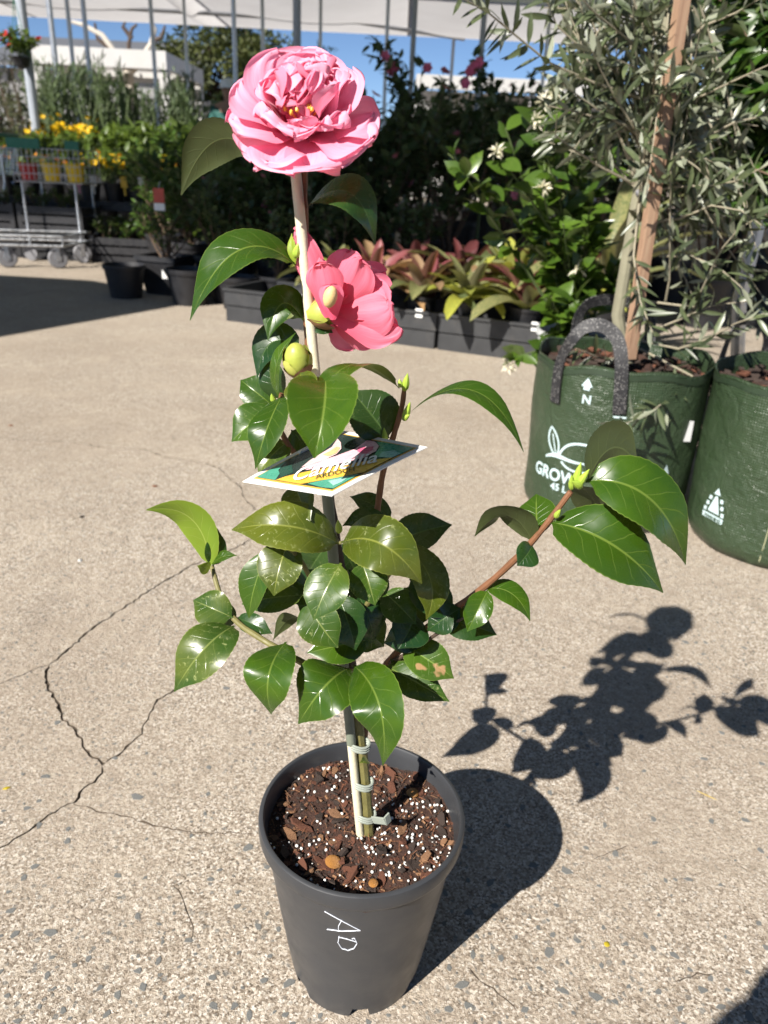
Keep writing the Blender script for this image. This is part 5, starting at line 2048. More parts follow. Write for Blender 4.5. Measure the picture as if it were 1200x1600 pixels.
    # shed bud scales lying on the mix
    for i, (x, y, s, lb) in enumerate(((521, 1346, .0078, 'golden fallen bud scale'), (645, 1238, .0078, 'copper fallen bud scale'), (583, 1379, .0055, 'brown fallen bud scale'))):
        p = gp(x, y, .192)
        o = MB().lathe([(.001, .28), (.5, .3), (.85, .12), (1, -.12), (.8, -.3)], 18).mesh('bud_scale', MAT['brownscale'])
        o = put('bud_scale', o, soil)
        o.location = p
        o.scale = (s, s * .8, s * .8)
        o.rotation_euler = (.4 - i * .3, .2, i)
        o['label'] = lb
    return t


build_pot()

# ------------------------------------------------------------------ stake with its ties
s0, s1 = pt(564, 1306, .552), pt(462, 268, .545)
s0.z = .183
sk = thing('plant_stake', tuple(s0), 'slim cream stake supporting the camellia stem from potting mix to top bloom', 'stake')
rs = .0040
sv = lambda k: s0.lerp(s1, k)
MB().tube([sv(0), sv(.3), sv(.6), sv(1)], [rs, rs, rs * .95, rs * .9], 12).build('shaft', MAT['cream'], sk)
MB().tube([sv(.20), sv(.36), sv(.52), sv(.705)], [rs * 1.1] * 4, 12).build('grey_sleeve', MAT['greytie'], sk)


def tie(kk, tail=0.0):
    c = sv(kk)
    b = MB()
    pts = []
    for i in range(15):
        a = 2 * math.pi * i / 14
        pts.append(c + Vector((.0065 + .0095 * math.cos(a), .002 + .0068 * math.sin(a), .0012 * math.sin(a * 2))))
    for dz in (-.0025, 0, .0025):
        b.tube([p + Vector((0, 0, dz)) for p in pts], .0013, 6, cap=False)
    if tail:
        e = c + Vector((.0135, -.004, .001))
        b.bar(e, e + Vector((tail, -.006, .005)), .008, .0016, up=(0, -1, 0))
        b.bar(e + Vector((tail, -.006, .005)), e + Vector((tail + .004, -.001, .006)), .010, .0016, up=(0, -1, 0))
    b.build('tie', MAT['tie'], sk)


MAT['tie'] = plain('translucent_grey_tie', (.27, .30, .26), .35, .15, 60, 0)
tie(.05, .012)
tie(.118)
tie(.195)

# ------------------------------------------------------------------ camellia: stems
cm = thing('camellia', (PC.x, PC.y, .186), 'potted camellia with glossy serrated leaves and two ruffled pink blooms', 'flowering plant')


def stem(pix, r, mat, name='branch', n=9):
    P = [pt(*q) for q in pix]
    # smooth
    for _ in range(2):
        q = [P[0]]
        for a, b_ in zip(P, P[1:]):
            q += [a.lerp(b_, .25), a.lerp(b_, .75)]
        P = q + [P[-1]]
    k = len(P)
    rr = [r[0] + (r[1] - r[0]) * i / (k - 1) for i in range(k)]
    rr = [x * (1 + .08 * math.sin(i * 2.1)) for i, x in enumerate(rr)]
    return MB().tube(P, rr, n).build(name, MAT[mat], cm)


stem([(575, 1302, .556), (572, 1252, .556), (566, 1190, .557), (556, 1110, .557), (548, 1040, .557)], (.0062, .005), 'bark_olive', 'trunk')
stem([(548, 1042, .557), (540, 960, .558), (530, 880, .557), (517, 800, .556), (506, 720, .556), (497, 640, .555)], (.005, .0038), 'bark_dark', 'trunk')
stem([(497, 642, .555), (486, 570, .554), (481, 500, .554), (478, 420, .553), (474, 350, .552), (471, 285, .55), (476, 250, .547)], (.0038, .0035), 'bark_red', 'trunk')
stem([(560, 1130, .558), (540, 1085, .556), (520, 1060, .55), (462, 1030, .55), (412, 1001, .56), (366, 971, .585), (345, 935, .605), (331, 885, .625)], (.0036, .0021), 'bark_olive')
stem([(566, 1190, .56), (572, 1100, .57), (600, 1040, .57), (640, 1000, .56), (690, 965, .54), (755, 920, .525), (810, 870, .51), (850, 825, .50), (892, 768, .495)], (.0038, .002), 'bark_red')
stem([(545, 1040, .56), (570, 940, .565), (580, 850, .565), (590, 795, .56), (597, 740, .555), (612, 690, .55), (628, 640, .545), (632, 605, .543)], (.0034, .0017), 'bark_red')
stem([(500, 760, .556), (470, 720, .55), (446, 690, .545), (430, 650, .54), (440, 615, .538)], (.0024, .0016), 'bark_red')
stem([(541, 1000, .558), (500, 940, .53), (470, 870, .51), (440, 850, .50)], (.0026, .0014), 'bark_olive')
stem([(545, 980, .556), (585, 930, .53), (620, 880, .51), (640, 850, .50)], (.0026, .0014), 'bark_olive')
stem([(520, 830, .556), (526, 845, .53), (532, 848, .505)], (.002, .0013), 'bark_olive')
stem([(600, 1040, .57), (640, 1020, .55), (690, 985, .53), (725, 965, .52)], (.002, .0012), 'bark_dark')


# ------------------------------------------------------------------ camellia: leaves
def cleaf(bx, by, bY, tx, ty, tY, w, mat='cleaf', n=(-.2, -.85, .55), bow=.10, fold=.30, mid=None, twist=0.0, und=.25, curl=.0, peak=.46):
    base, tip = pt(bx, by, bY), pt(tx, ty, tY)
    L = (tip - base).length
    n = Vector(n).normalized()
    ax = (tip - base).normalized()
    n0 = (n - ax * n.dot(ax)).normalized()
    mp = pt(*mid) if mid else (base + tip) / 2 + n0 * bow * L
    # quadratic through base, mid, tip
    ctrl = mp * 2 - (base + tip) / 2
    w3 = w * mpp(mp)
    nu, half = 34, 5
    seed = (bx * 13 + ty * 7) % 100
    vs, fs, uv = [], [], []
    vv = [-1, -.82, -.58, -.34, -.08, 0, .08, .34, .58, .82, 1]
    for i in range(nu + 1):
        t = i / nu
        P = base * (1 - t) ** 2 + ctrl * 2 * t * (1 - t) + tip * t * t
        T = ((ctrl - base) * (1 - t) + (tip - ctrl) * t).normalized()
        N = (n0 - T * n0.dot(T)).normalized()
        if twist:
            N = Matrix.Rotation(twist * (t - .3), 3, T) @ N
        Sd = T.cross(N)
        q = t ** (math.log(.5) / math.log(peak))
        pr = math.sin(math.pi * q) ** .78 if 0 < t < 1 else 0
        if t > .72:
            pr *= 1 - .5 * ((t - .72) / .28) ** 1.2
        if t < .08:
            pr = max(pr * (t / .08) ** 1.5, .055)
        hw = max(.0004, w3 / 2 * pr)
        ser = 1 + .012 * (1 if i % 2 else -1) * (0 if i in (0, nu) else 1)
        P = P + N * (curl * L * t ** 3)
        for v in vv:
            e = abs(v)
            x = hw * v * (ser if e == 1 else 1)
            lift = fold * hw * (e ** 1.25) - .16 * hw * e ** 3
            und_ = und * hw * .35 * math.sin(7.5 * t + seed + (1.7 if v > 0 else 0)) * e * e
            vs.append(P + Sd * x + N * (lift + und_))
            uv.append((t, v * .5 + .5))
    m = len(vv)
    for i in range(nu):
        for j in range(m - 1):
            fs.append((i * m + j, i * m + j + 1, (i + 1) * m + j + 1, (i + 1) * m + j))
    return MB().add(vs, fs, 0, uv).build('leaf', MAT[mat], cm, angle=180)


UPN = (-.15, -.45, .9)
BACK = (.2, .75, .6)
# --- left branch
cleaf(329, 890, .625, 228, 797, .615, 58, 'cleaf_young', (-.45, -.8, .35), mid=(300, 812, .625), fold=.15)
cleaf(333, 884, .628, 340, 826, .635, 34, 'cleaf_dark', (.3, -.9, .2), fold=.35)
cleaf(331, 884, .625, 370, 868, .615, 24, 'cleaf', (0, -.4, .9), bow=.15)
cleaf(328, 888, .62, 308, 884, .605, 22, 'cleaf_young', (-.3, -.8, .5))
cleaf(364, 965, .585, 302, 938, .60, 58, 'cleaf_speck', (-.3, -.7, .7), bow=.12)
cleaf(366, 978, .582, 272, 1081, .545, 88, 'cleaf_speck', (-.35, -.75, .6), mid=(318, 1015, .55), fold=.25)
cleaf(447, 1003, .552, 424, 1116, .51, 84, 'cleaf', (-.25, -.85, .5), mid=(420, 1055, .505), fold=.28)
cleaf(470, 968, .56, 427, 1000, .575, 30, 'cleaf_dark', (.4, .5, .8), bow=.25)
cleaf(370, 965, .59, 425, 990, .575, 34, 'cleaf_dark', (0, -.7, .7))
cleaf(352, 940, .6, 350, 985, .60, 34, 'cleaf_dark', (.5, -.8, .2))
# --- crown left of the stem
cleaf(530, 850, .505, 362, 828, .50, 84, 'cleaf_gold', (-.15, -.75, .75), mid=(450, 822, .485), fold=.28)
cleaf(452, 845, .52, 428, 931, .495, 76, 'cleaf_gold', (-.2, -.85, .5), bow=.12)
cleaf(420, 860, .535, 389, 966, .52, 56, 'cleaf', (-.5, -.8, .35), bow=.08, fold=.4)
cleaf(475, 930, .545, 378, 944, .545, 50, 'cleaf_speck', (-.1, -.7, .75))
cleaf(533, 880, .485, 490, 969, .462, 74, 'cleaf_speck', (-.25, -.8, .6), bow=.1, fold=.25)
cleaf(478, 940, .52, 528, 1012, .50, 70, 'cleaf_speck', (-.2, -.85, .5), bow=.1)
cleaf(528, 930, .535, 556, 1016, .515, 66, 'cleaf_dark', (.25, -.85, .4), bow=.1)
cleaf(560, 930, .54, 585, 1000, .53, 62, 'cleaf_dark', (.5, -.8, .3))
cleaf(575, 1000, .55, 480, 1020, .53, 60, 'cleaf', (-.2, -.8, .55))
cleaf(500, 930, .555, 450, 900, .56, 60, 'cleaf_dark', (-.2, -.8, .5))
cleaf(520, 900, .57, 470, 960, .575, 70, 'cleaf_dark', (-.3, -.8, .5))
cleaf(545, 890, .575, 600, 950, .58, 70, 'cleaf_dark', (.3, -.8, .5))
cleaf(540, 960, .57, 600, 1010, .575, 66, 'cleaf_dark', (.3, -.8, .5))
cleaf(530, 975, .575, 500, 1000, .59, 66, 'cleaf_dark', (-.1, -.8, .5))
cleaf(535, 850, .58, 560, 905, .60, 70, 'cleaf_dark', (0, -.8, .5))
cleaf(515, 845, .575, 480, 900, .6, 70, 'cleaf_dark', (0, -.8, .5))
# --- crown right of the stem
cleaf(533, 848, .50, 659, 912, .465, 92, 'cleaf_gold', (.0, -.8, .65), mid=(596, 850, .465), fold=.25)
cleaf(628, 850, .52, 666, 968, .49, 60, 'cleaf_gold', (.25, -.85, .4), mid=(672, 905, .495), fold=.3)
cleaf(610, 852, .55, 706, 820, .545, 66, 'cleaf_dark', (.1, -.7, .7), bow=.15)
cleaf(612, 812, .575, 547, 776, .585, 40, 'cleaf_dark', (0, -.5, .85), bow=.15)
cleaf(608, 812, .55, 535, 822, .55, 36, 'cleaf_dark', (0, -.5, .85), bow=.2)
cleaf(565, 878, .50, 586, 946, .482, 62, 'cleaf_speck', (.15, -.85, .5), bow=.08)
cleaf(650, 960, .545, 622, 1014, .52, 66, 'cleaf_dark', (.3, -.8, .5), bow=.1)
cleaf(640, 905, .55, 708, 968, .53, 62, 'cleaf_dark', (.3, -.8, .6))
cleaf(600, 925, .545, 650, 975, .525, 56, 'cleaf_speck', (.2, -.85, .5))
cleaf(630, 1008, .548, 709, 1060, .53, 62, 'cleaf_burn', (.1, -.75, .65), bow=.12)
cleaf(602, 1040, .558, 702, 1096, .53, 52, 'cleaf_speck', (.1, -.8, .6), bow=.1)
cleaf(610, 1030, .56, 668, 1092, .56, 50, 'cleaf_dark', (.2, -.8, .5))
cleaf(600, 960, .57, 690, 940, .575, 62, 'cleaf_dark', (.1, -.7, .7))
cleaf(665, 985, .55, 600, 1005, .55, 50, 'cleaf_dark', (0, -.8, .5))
# --- lowest two
cleaf(552, 1040, .54, 598, 1196, .47, 86, 'cleaf', (-.1, -.9, .35), mid=(592, 1100, .475), fold=.3, twist=.2)
cleaf(546, 1044, .545, 466, 1131, .505, 100, 'cleaf', (-.3, -.8, .55), mid=(508, 1072, .505), fold=.25)
cleaf(575, 1190, .55, 562, 1192, .53, 14, 'cleaf_young', (0, -.6, .8))
# --- right branch
cleaf(915, 752, .49, 1081, 884, .475, 118, 'cleaf', (.12, -.66, .75), mid=(1015, 778, .475), fold=.3, curl=-.05)
cleaf(858, 816, .50, 1036, 926, .475, 112, 'cleaf', (.10, -.7, .7), mid=(955, 850, .475), fold=.28)
cleaf(918, 752, .50, 997, 728, .53, 88, 'cleaf_dark', (.45, .85, -.05), mid=(958, 700, .52), fold=.2)
cleaf(905, 758, .505, 950, 840, .53, 74, 'cleaf_dark', (.2, .6, .7), fold=.2)
cleaf(840, 838, .505, 838, 772, .535, 64, 'cleaf', (-.35, -.85, .35), bow=.05)
cleaf(834, 850, .505, 742, 838, .50, 66, 'cleaf_dark', (-.5, .55, .7), mid=(792, 806, .50), fold=.35)
cleaf(832, 852, .505, 808, 884, .49, 44, 'cleaf_dark', (.6, .6, .5))
cleaf(758, 920, .525, 828, 970, .505, 44, 'cleaf', (.15, -.5, .85), mid=(800, 928, .515), fold=.25)
cleaf(762, 922, .522, 730, 987, .505, 44, 'cleaf', (-.2, -.9, .3), fold=.4)
cleaf(690, 966, .535, 776, 992, .52, 56, 'cleaf_dark', (.1, -.7, .7), bow=.12)
cleaf(720, 950, .53, 668, 985, .53, 50, 'cleaf_dark', (0, -.7, .7))
# --- crown above the label
cleaf(624, 607, .545, 489, 668, .47, 60, 'cleaf', (-.1, .1, 1), mid=(543, 572, .505), fold=.2)
cleaf(508, 588, .50, 491, 716, .445, 110, 'cleaf', (-.05, -.9, .35), mid=(506, 640, .46), fold=.7)
cleaf(470, 582, .50, 482, 640, .48, 60, 'cleaf_gold', (-.4, -.85, .4))
cleaf(637, 648, .545, 818, 706, .50, 58, 'cleaf', (.1, -.25, 1), mid=(738, 610, .52), fold=.2)
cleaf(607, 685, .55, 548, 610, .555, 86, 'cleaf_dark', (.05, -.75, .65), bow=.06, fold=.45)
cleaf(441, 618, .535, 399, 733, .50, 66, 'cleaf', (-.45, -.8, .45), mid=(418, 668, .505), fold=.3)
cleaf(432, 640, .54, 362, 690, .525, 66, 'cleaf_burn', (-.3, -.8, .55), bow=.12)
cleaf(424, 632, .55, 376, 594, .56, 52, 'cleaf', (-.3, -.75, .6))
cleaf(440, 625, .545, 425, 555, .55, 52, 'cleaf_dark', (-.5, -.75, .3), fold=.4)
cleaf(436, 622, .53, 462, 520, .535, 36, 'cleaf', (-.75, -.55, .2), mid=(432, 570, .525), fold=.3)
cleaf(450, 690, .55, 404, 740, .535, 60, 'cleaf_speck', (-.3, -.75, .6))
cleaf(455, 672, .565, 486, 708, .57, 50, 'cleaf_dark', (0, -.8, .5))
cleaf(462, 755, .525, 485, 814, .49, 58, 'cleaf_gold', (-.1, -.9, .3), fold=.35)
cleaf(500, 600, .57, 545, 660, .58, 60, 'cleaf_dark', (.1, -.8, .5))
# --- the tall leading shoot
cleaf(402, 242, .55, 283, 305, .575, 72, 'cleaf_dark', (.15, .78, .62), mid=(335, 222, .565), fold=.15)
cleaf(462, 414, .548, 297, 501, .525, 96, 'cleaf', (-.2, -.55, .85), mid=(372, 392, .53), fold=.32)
cleaf(478, 326, .55, 586, 382, .53, 84, 'cleaf_dark', (-.1, -.5, .85), mid=(545, 300, .525), fold=.25)  # dark copy stands in for the bloom's shadow on this leaf
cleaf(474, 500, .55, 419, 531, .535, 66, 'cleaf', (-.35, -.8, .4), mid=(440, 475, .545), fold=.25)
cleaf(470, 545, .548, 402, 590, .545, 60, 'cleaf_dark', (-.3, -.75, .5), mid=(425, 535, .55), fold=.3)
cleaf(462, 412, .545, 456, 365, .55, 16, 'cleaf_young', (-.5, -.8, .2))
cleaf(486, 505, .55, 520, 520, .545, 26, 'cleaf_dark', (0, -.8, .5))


# ------------------------------------------------------------------ buds
def shoot_bud(x, y, Y, x2, y2, Y2, r):
    a, b_ = pt(x, y, Y), pt(x2, y2, Y2)
    ts = [0, .15, .4, .7, .9, 1]
    MB().tube([a.lerp(b_, t) for t in ts], [r * k for k in (.55, .95, 1, .62, .25, .05)], 9).build('leaf_bud', MAT['shoot'], cm)


for q in ((898, 760, .493, 908, 722, .49, .0032), (903, 758, .488, 921, 733, .482, .0028), (893, 764, .492, 893, 742, .488, .0022), (908, 760, .487, 894, 752, .481, .003),
          (868, 808, .495, 876, 796, .49, .0022), (632, 610, .542, 637, 583, .54, .0028), (626, 605, .54, 624, 592, .54, .0018), (632, 655, .54, 641, 628, .537, .0028), (630, 655, .538, 640, 648, .533, .0022),
          (602, 690, .545, 600, 668, .54, .0022), (530, 832, .52, 528, 812, .518, .0028), (428, 628, .535, 424, 615, .532, .0022), (462, 402, .545, 466, 380, .543, .003)):
    shoot_bud(*q)


def egg(c, ax, L, r, mat, name='flower_bud', cut=1.0):
    ax = Vector(ax).normalized()
    ts = [0, .04, .12, .28, .5, .7, .86, .96, 1]
    ts = [t * cut for t in ts]
    b = MB()
    b.tube([Vector(c) + ax * L * (t - .5) for t in ts], [r * (1.02 * max(0, 4 * t * (1 - t)) ** .55 + .02) for t in ts], 16)
    return b


MAT['budlime'] = plain('pale_bud_scale_green', (.42, .44, .09), .45, .25, 120, .2, 300)
c0 = pt(465, 563, .52)
bud = egg(c0, (-.15, -.3, 1), .0255, .0086, 'budgreen').build('flower_bud', MAT['budgreen'], cm, angle=180)


def scale_on(parent, c, ax, L, r, th, mat, lo=-.02, hi=.7, wid=1.0, grow=.0):
    ax = Vector(ax).normalized()
    e1 = ax.orthogonal().normalized()
    e2 = ax.cross(e1)
    vs, fs = [], []
    nu, nv = 9, 7
    for i in range(nu + 1):
        t = lo + (hi - lo) * i / nu
        tc = min(.985, max(.02, t))
        rr = r * (1.02 * max(0, 4 * tc * (1 - tc)) ** .55 + .08 + grow + .07 * (i / nu) ** 3)
        sp_ = wid * math.sin(math.pi * min(.97, .25 + .75 * i / nu)) ** .6
        for j in range(nv):
            a = th + sp_ * (j / (nv - 1) * 2 - 1)
            vs.append(Vector(c) + ax * L * (t - .5) + (e1 * math.cos(a) + e2 * math.sin(a)) * rr)
    for i in range(nu):
        for j in range(nv - 1):
            fs.append((i * nv + j, i * nv + j + 1, (i + 1) * nv + j + 1, (i + 1) * nv + j))
    return MB().add(vs, fs).build('bud_scale', MAT[mat], parent, angle=180)


for th, mt, hi in ((0, 'budgreen', .8), (2.1, 'budlime', .88), (4.2, 'budgreen', .75), (3.2, 'budlime', .66), (5.3, 'budlime', .7), (1.0, 'budbrown', .46), (2.7, 'budbrown', .34), (4.6, 'budbrown', .48)):
    scale_on(bud, c0, (-.15, -.3, 1), .0262, .0089, th, mt, hi=hi, wid=1.05 if mt == 'budbrown' else .75, grow=.09 if mt == 'budbrown' else .04 if mt == 'budlime' else .0)


# ------------------------------------------------------------------ blooms
def petal(parent, c, ax, th, r0, L, Wd, p0, p1, cup, ruf, mat, ph, up=None, notch=.06, z0=0.0):
    ax = Vector(ax).normalized()
    e1 = Vector((1, 0, 0)) - ax * ax.x
    e1.normalize()
    e2 = ax.cross(e1)
    rd = e1 * math.cos(th) + e2 * math.sin(th)
    tg = e2 * math.cos(th) - e1 * math.sin(th)
    nu, nv = 18, 25
    vs, fs, uv = [], [], []
    p = Vector(c) + rd * r0 + ax * z0
    lt = 0
    for i in range(nu + 1):
        s_ = i / nu
        t = 1 - (1 - s_) ** 1.5
        a = p0 + (p1 - p0) * t
        d = rd * math.cos(a) + ax * math.sin(a)
        nn = ax * math.cos(a) - rd * math.sin(a)
        p = p + d * (t - lt) * L
        lt = t
        w = Wd / 2 * (.22 + .78 * min(1, t / .62) ** .8)
        if t > .62:
            w = Wd / 2 * max(.0, 1 - ((t - .62) / .38) ** 2.4) ** .5
        for j in range(nv):
            v = j / (nv - 1) * 2 - 1
            e = t ** 2.2
            rf = ruf * L * e * (math.sin(3.7 * v + ph) + .55 * math.sin(7.3 * v + 2.3 * ph) + .25 * math.sin(12 * v + ph * 5)) * .5
            rf += L * t ** 7 * .022 * (math.sin(19 * v + ph * 4) + .8 * math.sin(27 * v + ph * 7))
            rf2 = ruf * L * .5 * abs(v) ** 3 * math.sin(9 * t + ph * 3 + (2 if v > 0 else 0))
            ex = L * e * ((.03 + .12 * max(0, ruf - .13)) * math.sin(2.6 * v + ph * 2) + .03 * math.sin(6.1 * v + ph * 3) + .016 * math.sin(15 * v + ph) - notch * math.exp(-(v * 6) ** 2))
            vs.append(p + tg * (v * w) + nn * (cup * w * v * v + rf + rf2) + d * ex)
            uv.append((t, v * .5 + .5))
    for i in range(nu):
        for j in range(nv - 1):
            fs.append((i * nv + j, i * nv + j + 1, (i + 1) * nv + j + 1, (i + 1) * nv + j))
    return MB().add(vs, fs, 0, uv).build('petal', MAT[mat], parent, angle=180)


def petal_to(parent, base, tip, Wd, facing, bend, cup, ruf, mat, ph, notch=.05):
    """petal from a base to a tip, its inner face towards `facing`, arching by `bend`"""
    d = (tip - base)
    L = d.length
    d.normalize()
    ax = Vector(facing)
    ax = (ax - d * ax.dot(d)).normalized()
    e1 = (Vector((1, 0, 0)) - ax * ax.x).normalized()
    e2 = ax.cross(e1)
    return petal(parent, base, ax, math.atan2(d.dot(e2), d.dot(e1)), 0, L, Wd, bend, -bend, cup, ruf, mat, ph, notch=notch)


def bloom_one():
    c = pt(476, 213, .54)
    ax = Vector((-.05, -.52, .85)).normalized()
    core = MB()
    core.tube([c - ax * .014, c - ax * .004, c + ax * .006], [.004, .009, .006], 12)
    f = core.build('flower', MAT['budgreen'], cm)
    f['label'] = 'large open bloom at the top of the stake'
    # frame: th 0 = to the right, th 90 = up and away
    for th, L, Wd, p0, p1, cup, ruf, z0 in ((8, .044, .050, 26, 2, .06, .12, 0), (40, .046, .054, 48, 30, .14, .06, .0), (78, .048, .050, 54, 36, .18, .06, .001), (116, .049, .056, 54, 36, .18, .06, .0),
                                        (155, .047, .060, 42, 22, .14, .06, .001), (192, .044, .054, 28, 8, .10, .09, .002), (232, .042, .054, 18, -10, .05, .13, .001), (268, .042, .060, 14, -14, .04, .12, .0025),
                                        (304, .043, .060, 14, -12, .04, .13, .0015), (338, .045, .054, 18, -6, .05, .12, .003)):
        petal(f, c, ax, rad(th), .003, L, Wd, rad(p0), rad(p1), cup, ruf, 'petal', th * .37, z0=z0)
    rr = random.Random(5)
    for k in range(13):                              # ruffled ring
        th = k * 360 / 13 + rr.uniform(-12, 12)
        s_ = math.sin(rad(th))
        L = .032 + .003 * s_ + rr.uniform(-.003, .003) if s_ > -.25 else rr.uniform(.024, .030)
        petal(f, c, ax, rad(th), .007, L, rr.uniform(.027, .036), rad(rr.uniform(52, 70) if s_ > -.25 else 46), rad(rr.uniform(40, 66) if s_ > -.25 else rr.uniform(15, 50)), rr.uniform(.15, .4), .22, 'petal', rr.uniform(0, 9), z0=.004, notch=.1)
    for k in range(32):                              # crumpled petaloids of the heart
        th = k * 137.5
        s_ = math.sin(rad(th))
        if s_ < -.35 and k % 2 == 0:
            continue
        petal(f, c, ax, rad(th), .003 + .008 * rr.random(), rr.uniform(.026, .036) * (1 if s_ > -.3 else .8), rr.uniform(.018, .028), rad(rr.uniform(70, 90)), rad(rr.uniform(50, 118)), rr.uniform(.2, .7), .30, 'petal_deep' if k % 5 < 3 else 'petal', rr.uniform(0, 9), z0=.005, notch=.14)
    # the small pale cupped petal in front of the heart
    petal(f, c + ax * .006, ax, rad(278), .010, .020, .019, rad(40), rad(72), .5, .08, 'petal', 1.0, notch=.03)
    for k in range(18):
        th = rad(rr.choice((236, 250, 306, 318)) + rr.uniform(-14, 14))
        e1 = (Vector((1, 0, 0)) - ax * ax.x).normalized()
        e2 = ax.cross(e1)
        d = (ax + (e1 * math.cos(th) + e2 * math.sin(th)) * rr.uniform(.5, .9) + Vector((rr.uniform(-.15, .15), 0, rr.uniform(-.15, .15)))).normalized()
        s0_ = c + ax * .006 + d * .008
        b = MB().tube([s0_, s0_ + d * .014], .0005, 5)
        b.blob(s0_ + d * .0148, .0013, k, .1, (1, 1, 1.5))
        b.build('stamen', MAT['stamen'], f)


bloom_one()


def bloom_two():
    c = pt(514, 488, .548)
    ax = Vector((.86, .2, .12)).normalized()
    f = egg(c - ax * .002, ax, .024, .0085, 'budgreen').build('flower', MAT['budgreen'], cm, angle=180)
    f['label'] = 'second bloom nodding to the right, seen from the side'
    for k, th in enumerate((.4, 2.0, 3.6, 5.2)):
        scale_on(f, c - ax * .002, ax, .027, .0105, th, 'budgreen' if k % 2 else 'budbrown', hi=.66, wid=.9)
    q = pt
    cf = (.15, -.95, .15)
    for b_, t_, w, fc, bd, cup, ruf, mt, ph in (
            ((520, 486, .560), (548, 392, .575), 66, (.2, -.9, .3), .25, .35, .10, 'petal_deep', 1.0),
            ((524, 482, .556), (602, 424, .57), 64, (.1, -.9, .3), .30, .35, .20, 'petal_deep', 2.6),
            ((528, 484, .552), (606, 452, .56), 58, (.2, -.8, .5), .25, .4, .22, 'petal_deep', 5.2),
            ((526, 488, .548), (596, 470, .55), 52, (.2, -.9, .3), .35, .5, .24, 'petal_coral', 3.3),
            ((516, 486, .545), (566, 404, .535), 74, (-.35, -.9, .2), -.30, -.45, .07, 'petal_coral', .4),
            ((516, 490, .542), (612, 476, .53), 92, (-.1, -.95, .3), -.28, -.40, .07, 'petal_coral', 4.4),
            ((518, 492, .540), (624, 514, .535), 66, (-.05, -.8, .6), -.22, -.35, .08, 'petal_coral', 1.9),
            ((520, 496, .548), (590, 534, .55), 62, (.1, -.9, -.2), .15, -.3, .10, 'petal_coral', 3.9),
            ((518, 498, .552), (552, 544, .56), 56, (.0, -.9, -.3), .12, -.3, .12, 'petal_deep', 6.1)):
        B_, T_ = q(*b_), q(*t_)
        petal_to(f, B_, T_, w * mpp(T_), fc, bd, cup, ruf, mt, ph)
    rr = random.Random(9)
    for k in range(9):
        B_ = q(540 + rr.uniform(-6, 10), 470 + rr.uniform(-8, 10), .555)
        T_ = q(588 + rr.uniform(-14, 12), 436 + rr.uniform(-18, 26), .56 + rr.uniform(-.01, .02))
        petal_to(f, B_, T_, rr.uniform(26, 40) * mpp(T_), (rr.uniform(-.3, .8), -.8, rr.uniform(-.2, .6)), rr.uniform(.1, .5), rr.uniform(.2, .6), .26, 'petal_deep' if k % 3 else 'petal_coral', rr.uniform(0, 9), .12)
    # one long petal swept back along the stem, a short one before it and a creamy inner scale
    for b_, t_, w, fc, bd, cup, ruf, mt, ph in (
            ((512, 492, .538), (461, 362, .548), 48, (-.3, -.9, .2), .05, -.45, .06, 'petal_coral', 2.2),
            ((514, 496, .532), (500, 408, .530), 62, (-.2, -.95, .2), -.12, -.30, .07, 'petal_coral', 4.0),
            ((520, 500, .528), (516, 445, .524), 40, (.0, -.95, .2), -.1, -.4, .08, 'petal_deep', 5.0)):
        B_, T_ = q(*b_), q(*t_)
        petal_to(f, B_, T_, w * mpp(T_), fc, bd, cup, ruf, mt, ph, .02)
    egg(pt(516, 464, .5235), (.25, -.1, 1), .0150, .0046, 'cream').build('inner_scale', MAT['budpale'], f, angle=180)


MAT['budpale'] = plain('pale_bud_scale', (.62, .44, .20), .5, .35, 120, .3, 300)
bloom_two()


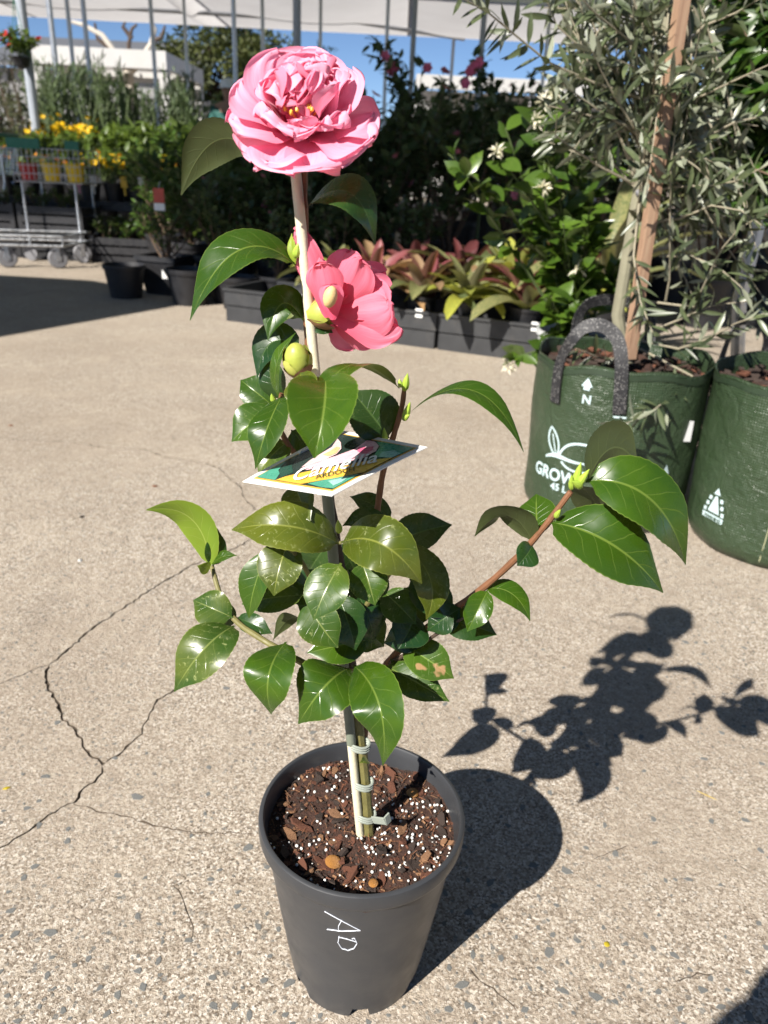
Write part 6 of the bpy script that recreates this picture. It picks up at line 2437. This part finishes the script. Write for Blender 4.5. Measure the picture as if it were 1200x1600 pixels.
# ------------------------------------------------------------------ picture label hung on the plant
def plant_label():
    Fp, Rp, Lp, Bp = Vector((-.033, .441, .590)), Vector((.028, .508, .602)), Vector((-.098, .489, .577)), Vector((-.038, .576, .589))
    t = thing('plant_label', tuple((Fp + Rp + Lp + Bp) / 4), 'white bordered picture label reading Camellia ARDOCH lying across the camellia', 'label')
    nz = (Rp - Fp).cross(Lp - Fp).normalized()
    def P(a, b_, off=0.0):                     # a along the lower edge, b up the picture
        bow = .0008 * (4 * a * (1 - a))
        return Fp.lerp(Rp, a).lerp(Lp.lerp(Bp, a), b_) + nz * (off + bow)
    def sheet(name, poly, off, mat, parent):
        bm = bmesh.new()
        vs = [bm.verts.new((x, y, 0)) for x, y in poly]
        bm.faces.new(vs)
        bmesh.ops.triangulate(bm, faces=bm.faces[:])
        bmesh.ops.subdivide_edges(bm, edges=bm.edges[:], cuts=3, use_grid_fill=True)
        for v in bm.verts:
            v.co = P(v.co.x, v.co.y, off)
        me = bpy.data.meshes.new(name)
        bm.to_mesh(me); bm.free()
        me.materials.append(MAT[mat])
        o = put(name, me, parent)
        for f in me.polygons:
            f.use_smooth = True
        return o
    n = 12
    vs, fs = [], []
    for off in (0, -.0006):
        for j in range(2):
            for i in range(n + 1):
                vs.append(P(i / n, j, off))
    for i in range(n):
        fs.append((i, i + 1, n + 2 + i, n + 1 + i))
        q = 2 * (n + 1)
        fs.append((q + n + 1 + i, q + n + 2 + i, q + i + 1, q + i))
        fs.append((i + 1, i, q + i, q + i + 1))
        fs.append((n + 1 + i, n + 2 + i, q + n + 2 + i, q + n + 1 + i))
    fs += [(0, n + 1, q + n + 1, q), (n, q + n, q + 2 * n + 1, 2 * n + 1)]
    card = MB().add(vs, fs).build('card', MAT['white'], t)
    e = .00018
    rect = lambda a, b_, c, d: [(a, b_), (c, b_), (c, d), (a, d)]
    sheet('gold_border', rect(.055, .055, .945, .945), e, 'gold', card)
    sheet('picture_ground', rect(.075, .075, .925, .925), 2 * e, 'pic_dark', card)
    # the picture is printed on the diagonal: q() turns a place on the printed face into card coordinates
    def q(x, y):
        dx, dy = x - 600, y - 215
        det = 1125 * -397 - 40 * -206
        s_, u_ = (dx * -397 - 40 * dy) / det, (1125 * dy - -206 * dx) / det
        return (s_ + u_ + .5, u_ - s_ + .5)
    def area(name, pts, k, mat):
        sheet(name, [tuple(min(.925, max(.075, v)) for v in q(*p)) for p in pts], k * e, mat, card)
    area('picture_leaf', [(95, 305), (150, 270), (262, 210), (250, 270), (262, 290), (238, 326)], 3, 'pic_teal')
    area('picture_leaf', [(830, 200), (848, 165), (880, 130), (862, 96), (930, 90), (1100, 118), (1010, 165), (960, 195)], 3, 'pic_teal')
    area('picture_leaf', [(860, 196), (880, 166), (960, 150), (1000, 172), (930, 200)], 4, 'pic_mint')
    area('picture_dark_area', [(262, 215), (330, 175), (350, 195), (330, 245), (345, 285), (275, 310), (255, 280)], 3, 'pic_leafdark')  # dark part of the printed picture
    area('yellow_band', [(240, 328), (300, 308), (420, 285), (640, 248), (850, 212), (960, 198), (1000, 180), (940, 212), (850, 262), (770, 292), (600, 322), (400, 352)], 4, 'pic_yellow')
    area('picture_leaf', [(440, 350), (520, 335), (700, 305), (740, 300), (660, 345), (590, 380), (520, 372)], 4, 'pic_teal')
    area('picture_leaf', [(560, 340), (680, 315), (640, 345), (590, 366)], 5, 'pic_mint')
    area('picture_bloom', [(385, 268), (470, 235), (600, 195), (720, 150), (800, 92), (850, 98), (872, 125), (850, 160), (770, 205), (650, 235), (520, 262), (430, 276)], 5, 'pic_pink')
    area('picture_bloom', [(395, 260), (440, 222), (510, 180), (575, 140), (610, 85), (632, 110), (636, 150), (605, 185), (540, 215), (460, 245)], 6, 'pic_blush')
    area('picture_bloom', [(735, 165), (745, 140), (800, 140), (840, 130), (830, 155), (790, 180), (760, 178)], 6, 'pic_rose')
    area('picture_petal', [(520, 190), (560, 170), (605, 140), (630, 145), (605, 180), (560, 200)], 7, 'pic_peach')
    def words(txt, p0, p1, h, mat, shear=0.0, bold=0.0, k=8):
        me = text_mesh(txt, 1.0, bold, shear)
        xs = [v.co.x for v in me.vertices]
        x0, x1 = min(xs), max(xs)
        for v in me.vertices:
            f = (v.co.x - x0) / (x1 - x0)
            v.co = P(*q(p0[0] + (p1[0] - p0[0]) * f + 7 * v.co.y * h / 100, p0[1] + (p1[1] - p0[1]) * f - h * v.co.y), k * e)
        me.materials.append(MAT[mat])
        put('printed_text', me, card)
    words('Camellia', (352, 340), (850, 232), 92, 'white', .3, .012)
    words('ARDOCH', (485, 332), (712, 288), 36, 'darkprint', 0, .0)
    # the strap that holds it to the stem
    MB().tube([P(.5, .93, .001), pt(508, 690, .55), pt(503, 706, .556)], .0014, 6).build('strap', MAT['white'], t)


for nm, c in (('gold', (.70, .42, .08)), ('pic_dark', (.02, .035, .03)), ('pic_teal', (.07, .32, .22)), ('pic_mint', (.30, .58, .50)), ('pic_yellow', (.80, .47, .06)), ('pic_pink', (.82, .50, .56)),
              ('pic_blush', (.85, .56, .56)), ('pic_rose', (.68, .14, .26)), ('pic_peach', (.85, .50, .24)), ('pic_leafdark', (.02, .07, .05))):
    MAT[nm] = plain('label_' + nm, c, .3, .25, 160, 0, coat=.4)
plant_label()

# ------------------------------------------------------------------ litter on the concrete
def litter(x, y, L, w, mat, label, rz):
    b = MB()
    b.lathe([(.05, -.5), (.6, -.35), (1, 0), (.6, .35), (.05, .5)], 8)
    b.v = [(z * L, a * w, abs(c_) * w * .5 + .0006) for a, c_, z in b.v]
    o = b.build('fallen_leaf', MAT[mat])
    o.location = gp(x, y)
    o.rotation_euler = (0, 0, rz)
    tag(o, label, 'leaf litter')


MAT['straw'] = plain('dry_straw', (.62, .48, .16), .7, .2, 90, 0)
MAT['lit_yellow'] = plain('yellow_litter', (.62, .50, .03), .6, .3, 90, 0)
MAT['lit_brown'] = plain('brown_litter', (.24, .10, .05), .8, .3, 90, 0)
litter(1104, 1243, .030, .0016, 'straw', 'thin dry straw lying right of the plant shadow', -.62)
litter(948, 1476, .0075, .0035, 'lit_yellow', 'tiny yellow-green bud fallen right of the pot', 1.0)
litter(10, 1232, .010, .0028, 'lit_yellow', 'small yellow leaf scrap beside the wide crack', .5)
litter(242, 760, .016, .006, 'lit_brown', 'small brown leaf scrap left of the label', .2)
litter(17, 665, .016, .006, 'lit_brown', 'brown leaf scrap above the long crack', .1)
litter(128, 808, .014, .006, 'chip_dark', 'dark leaf scrap between the two cracks', .3)
litter(125, 876, .010, .006, 'white', 'tiny white paper scrap on the concrete', .3)
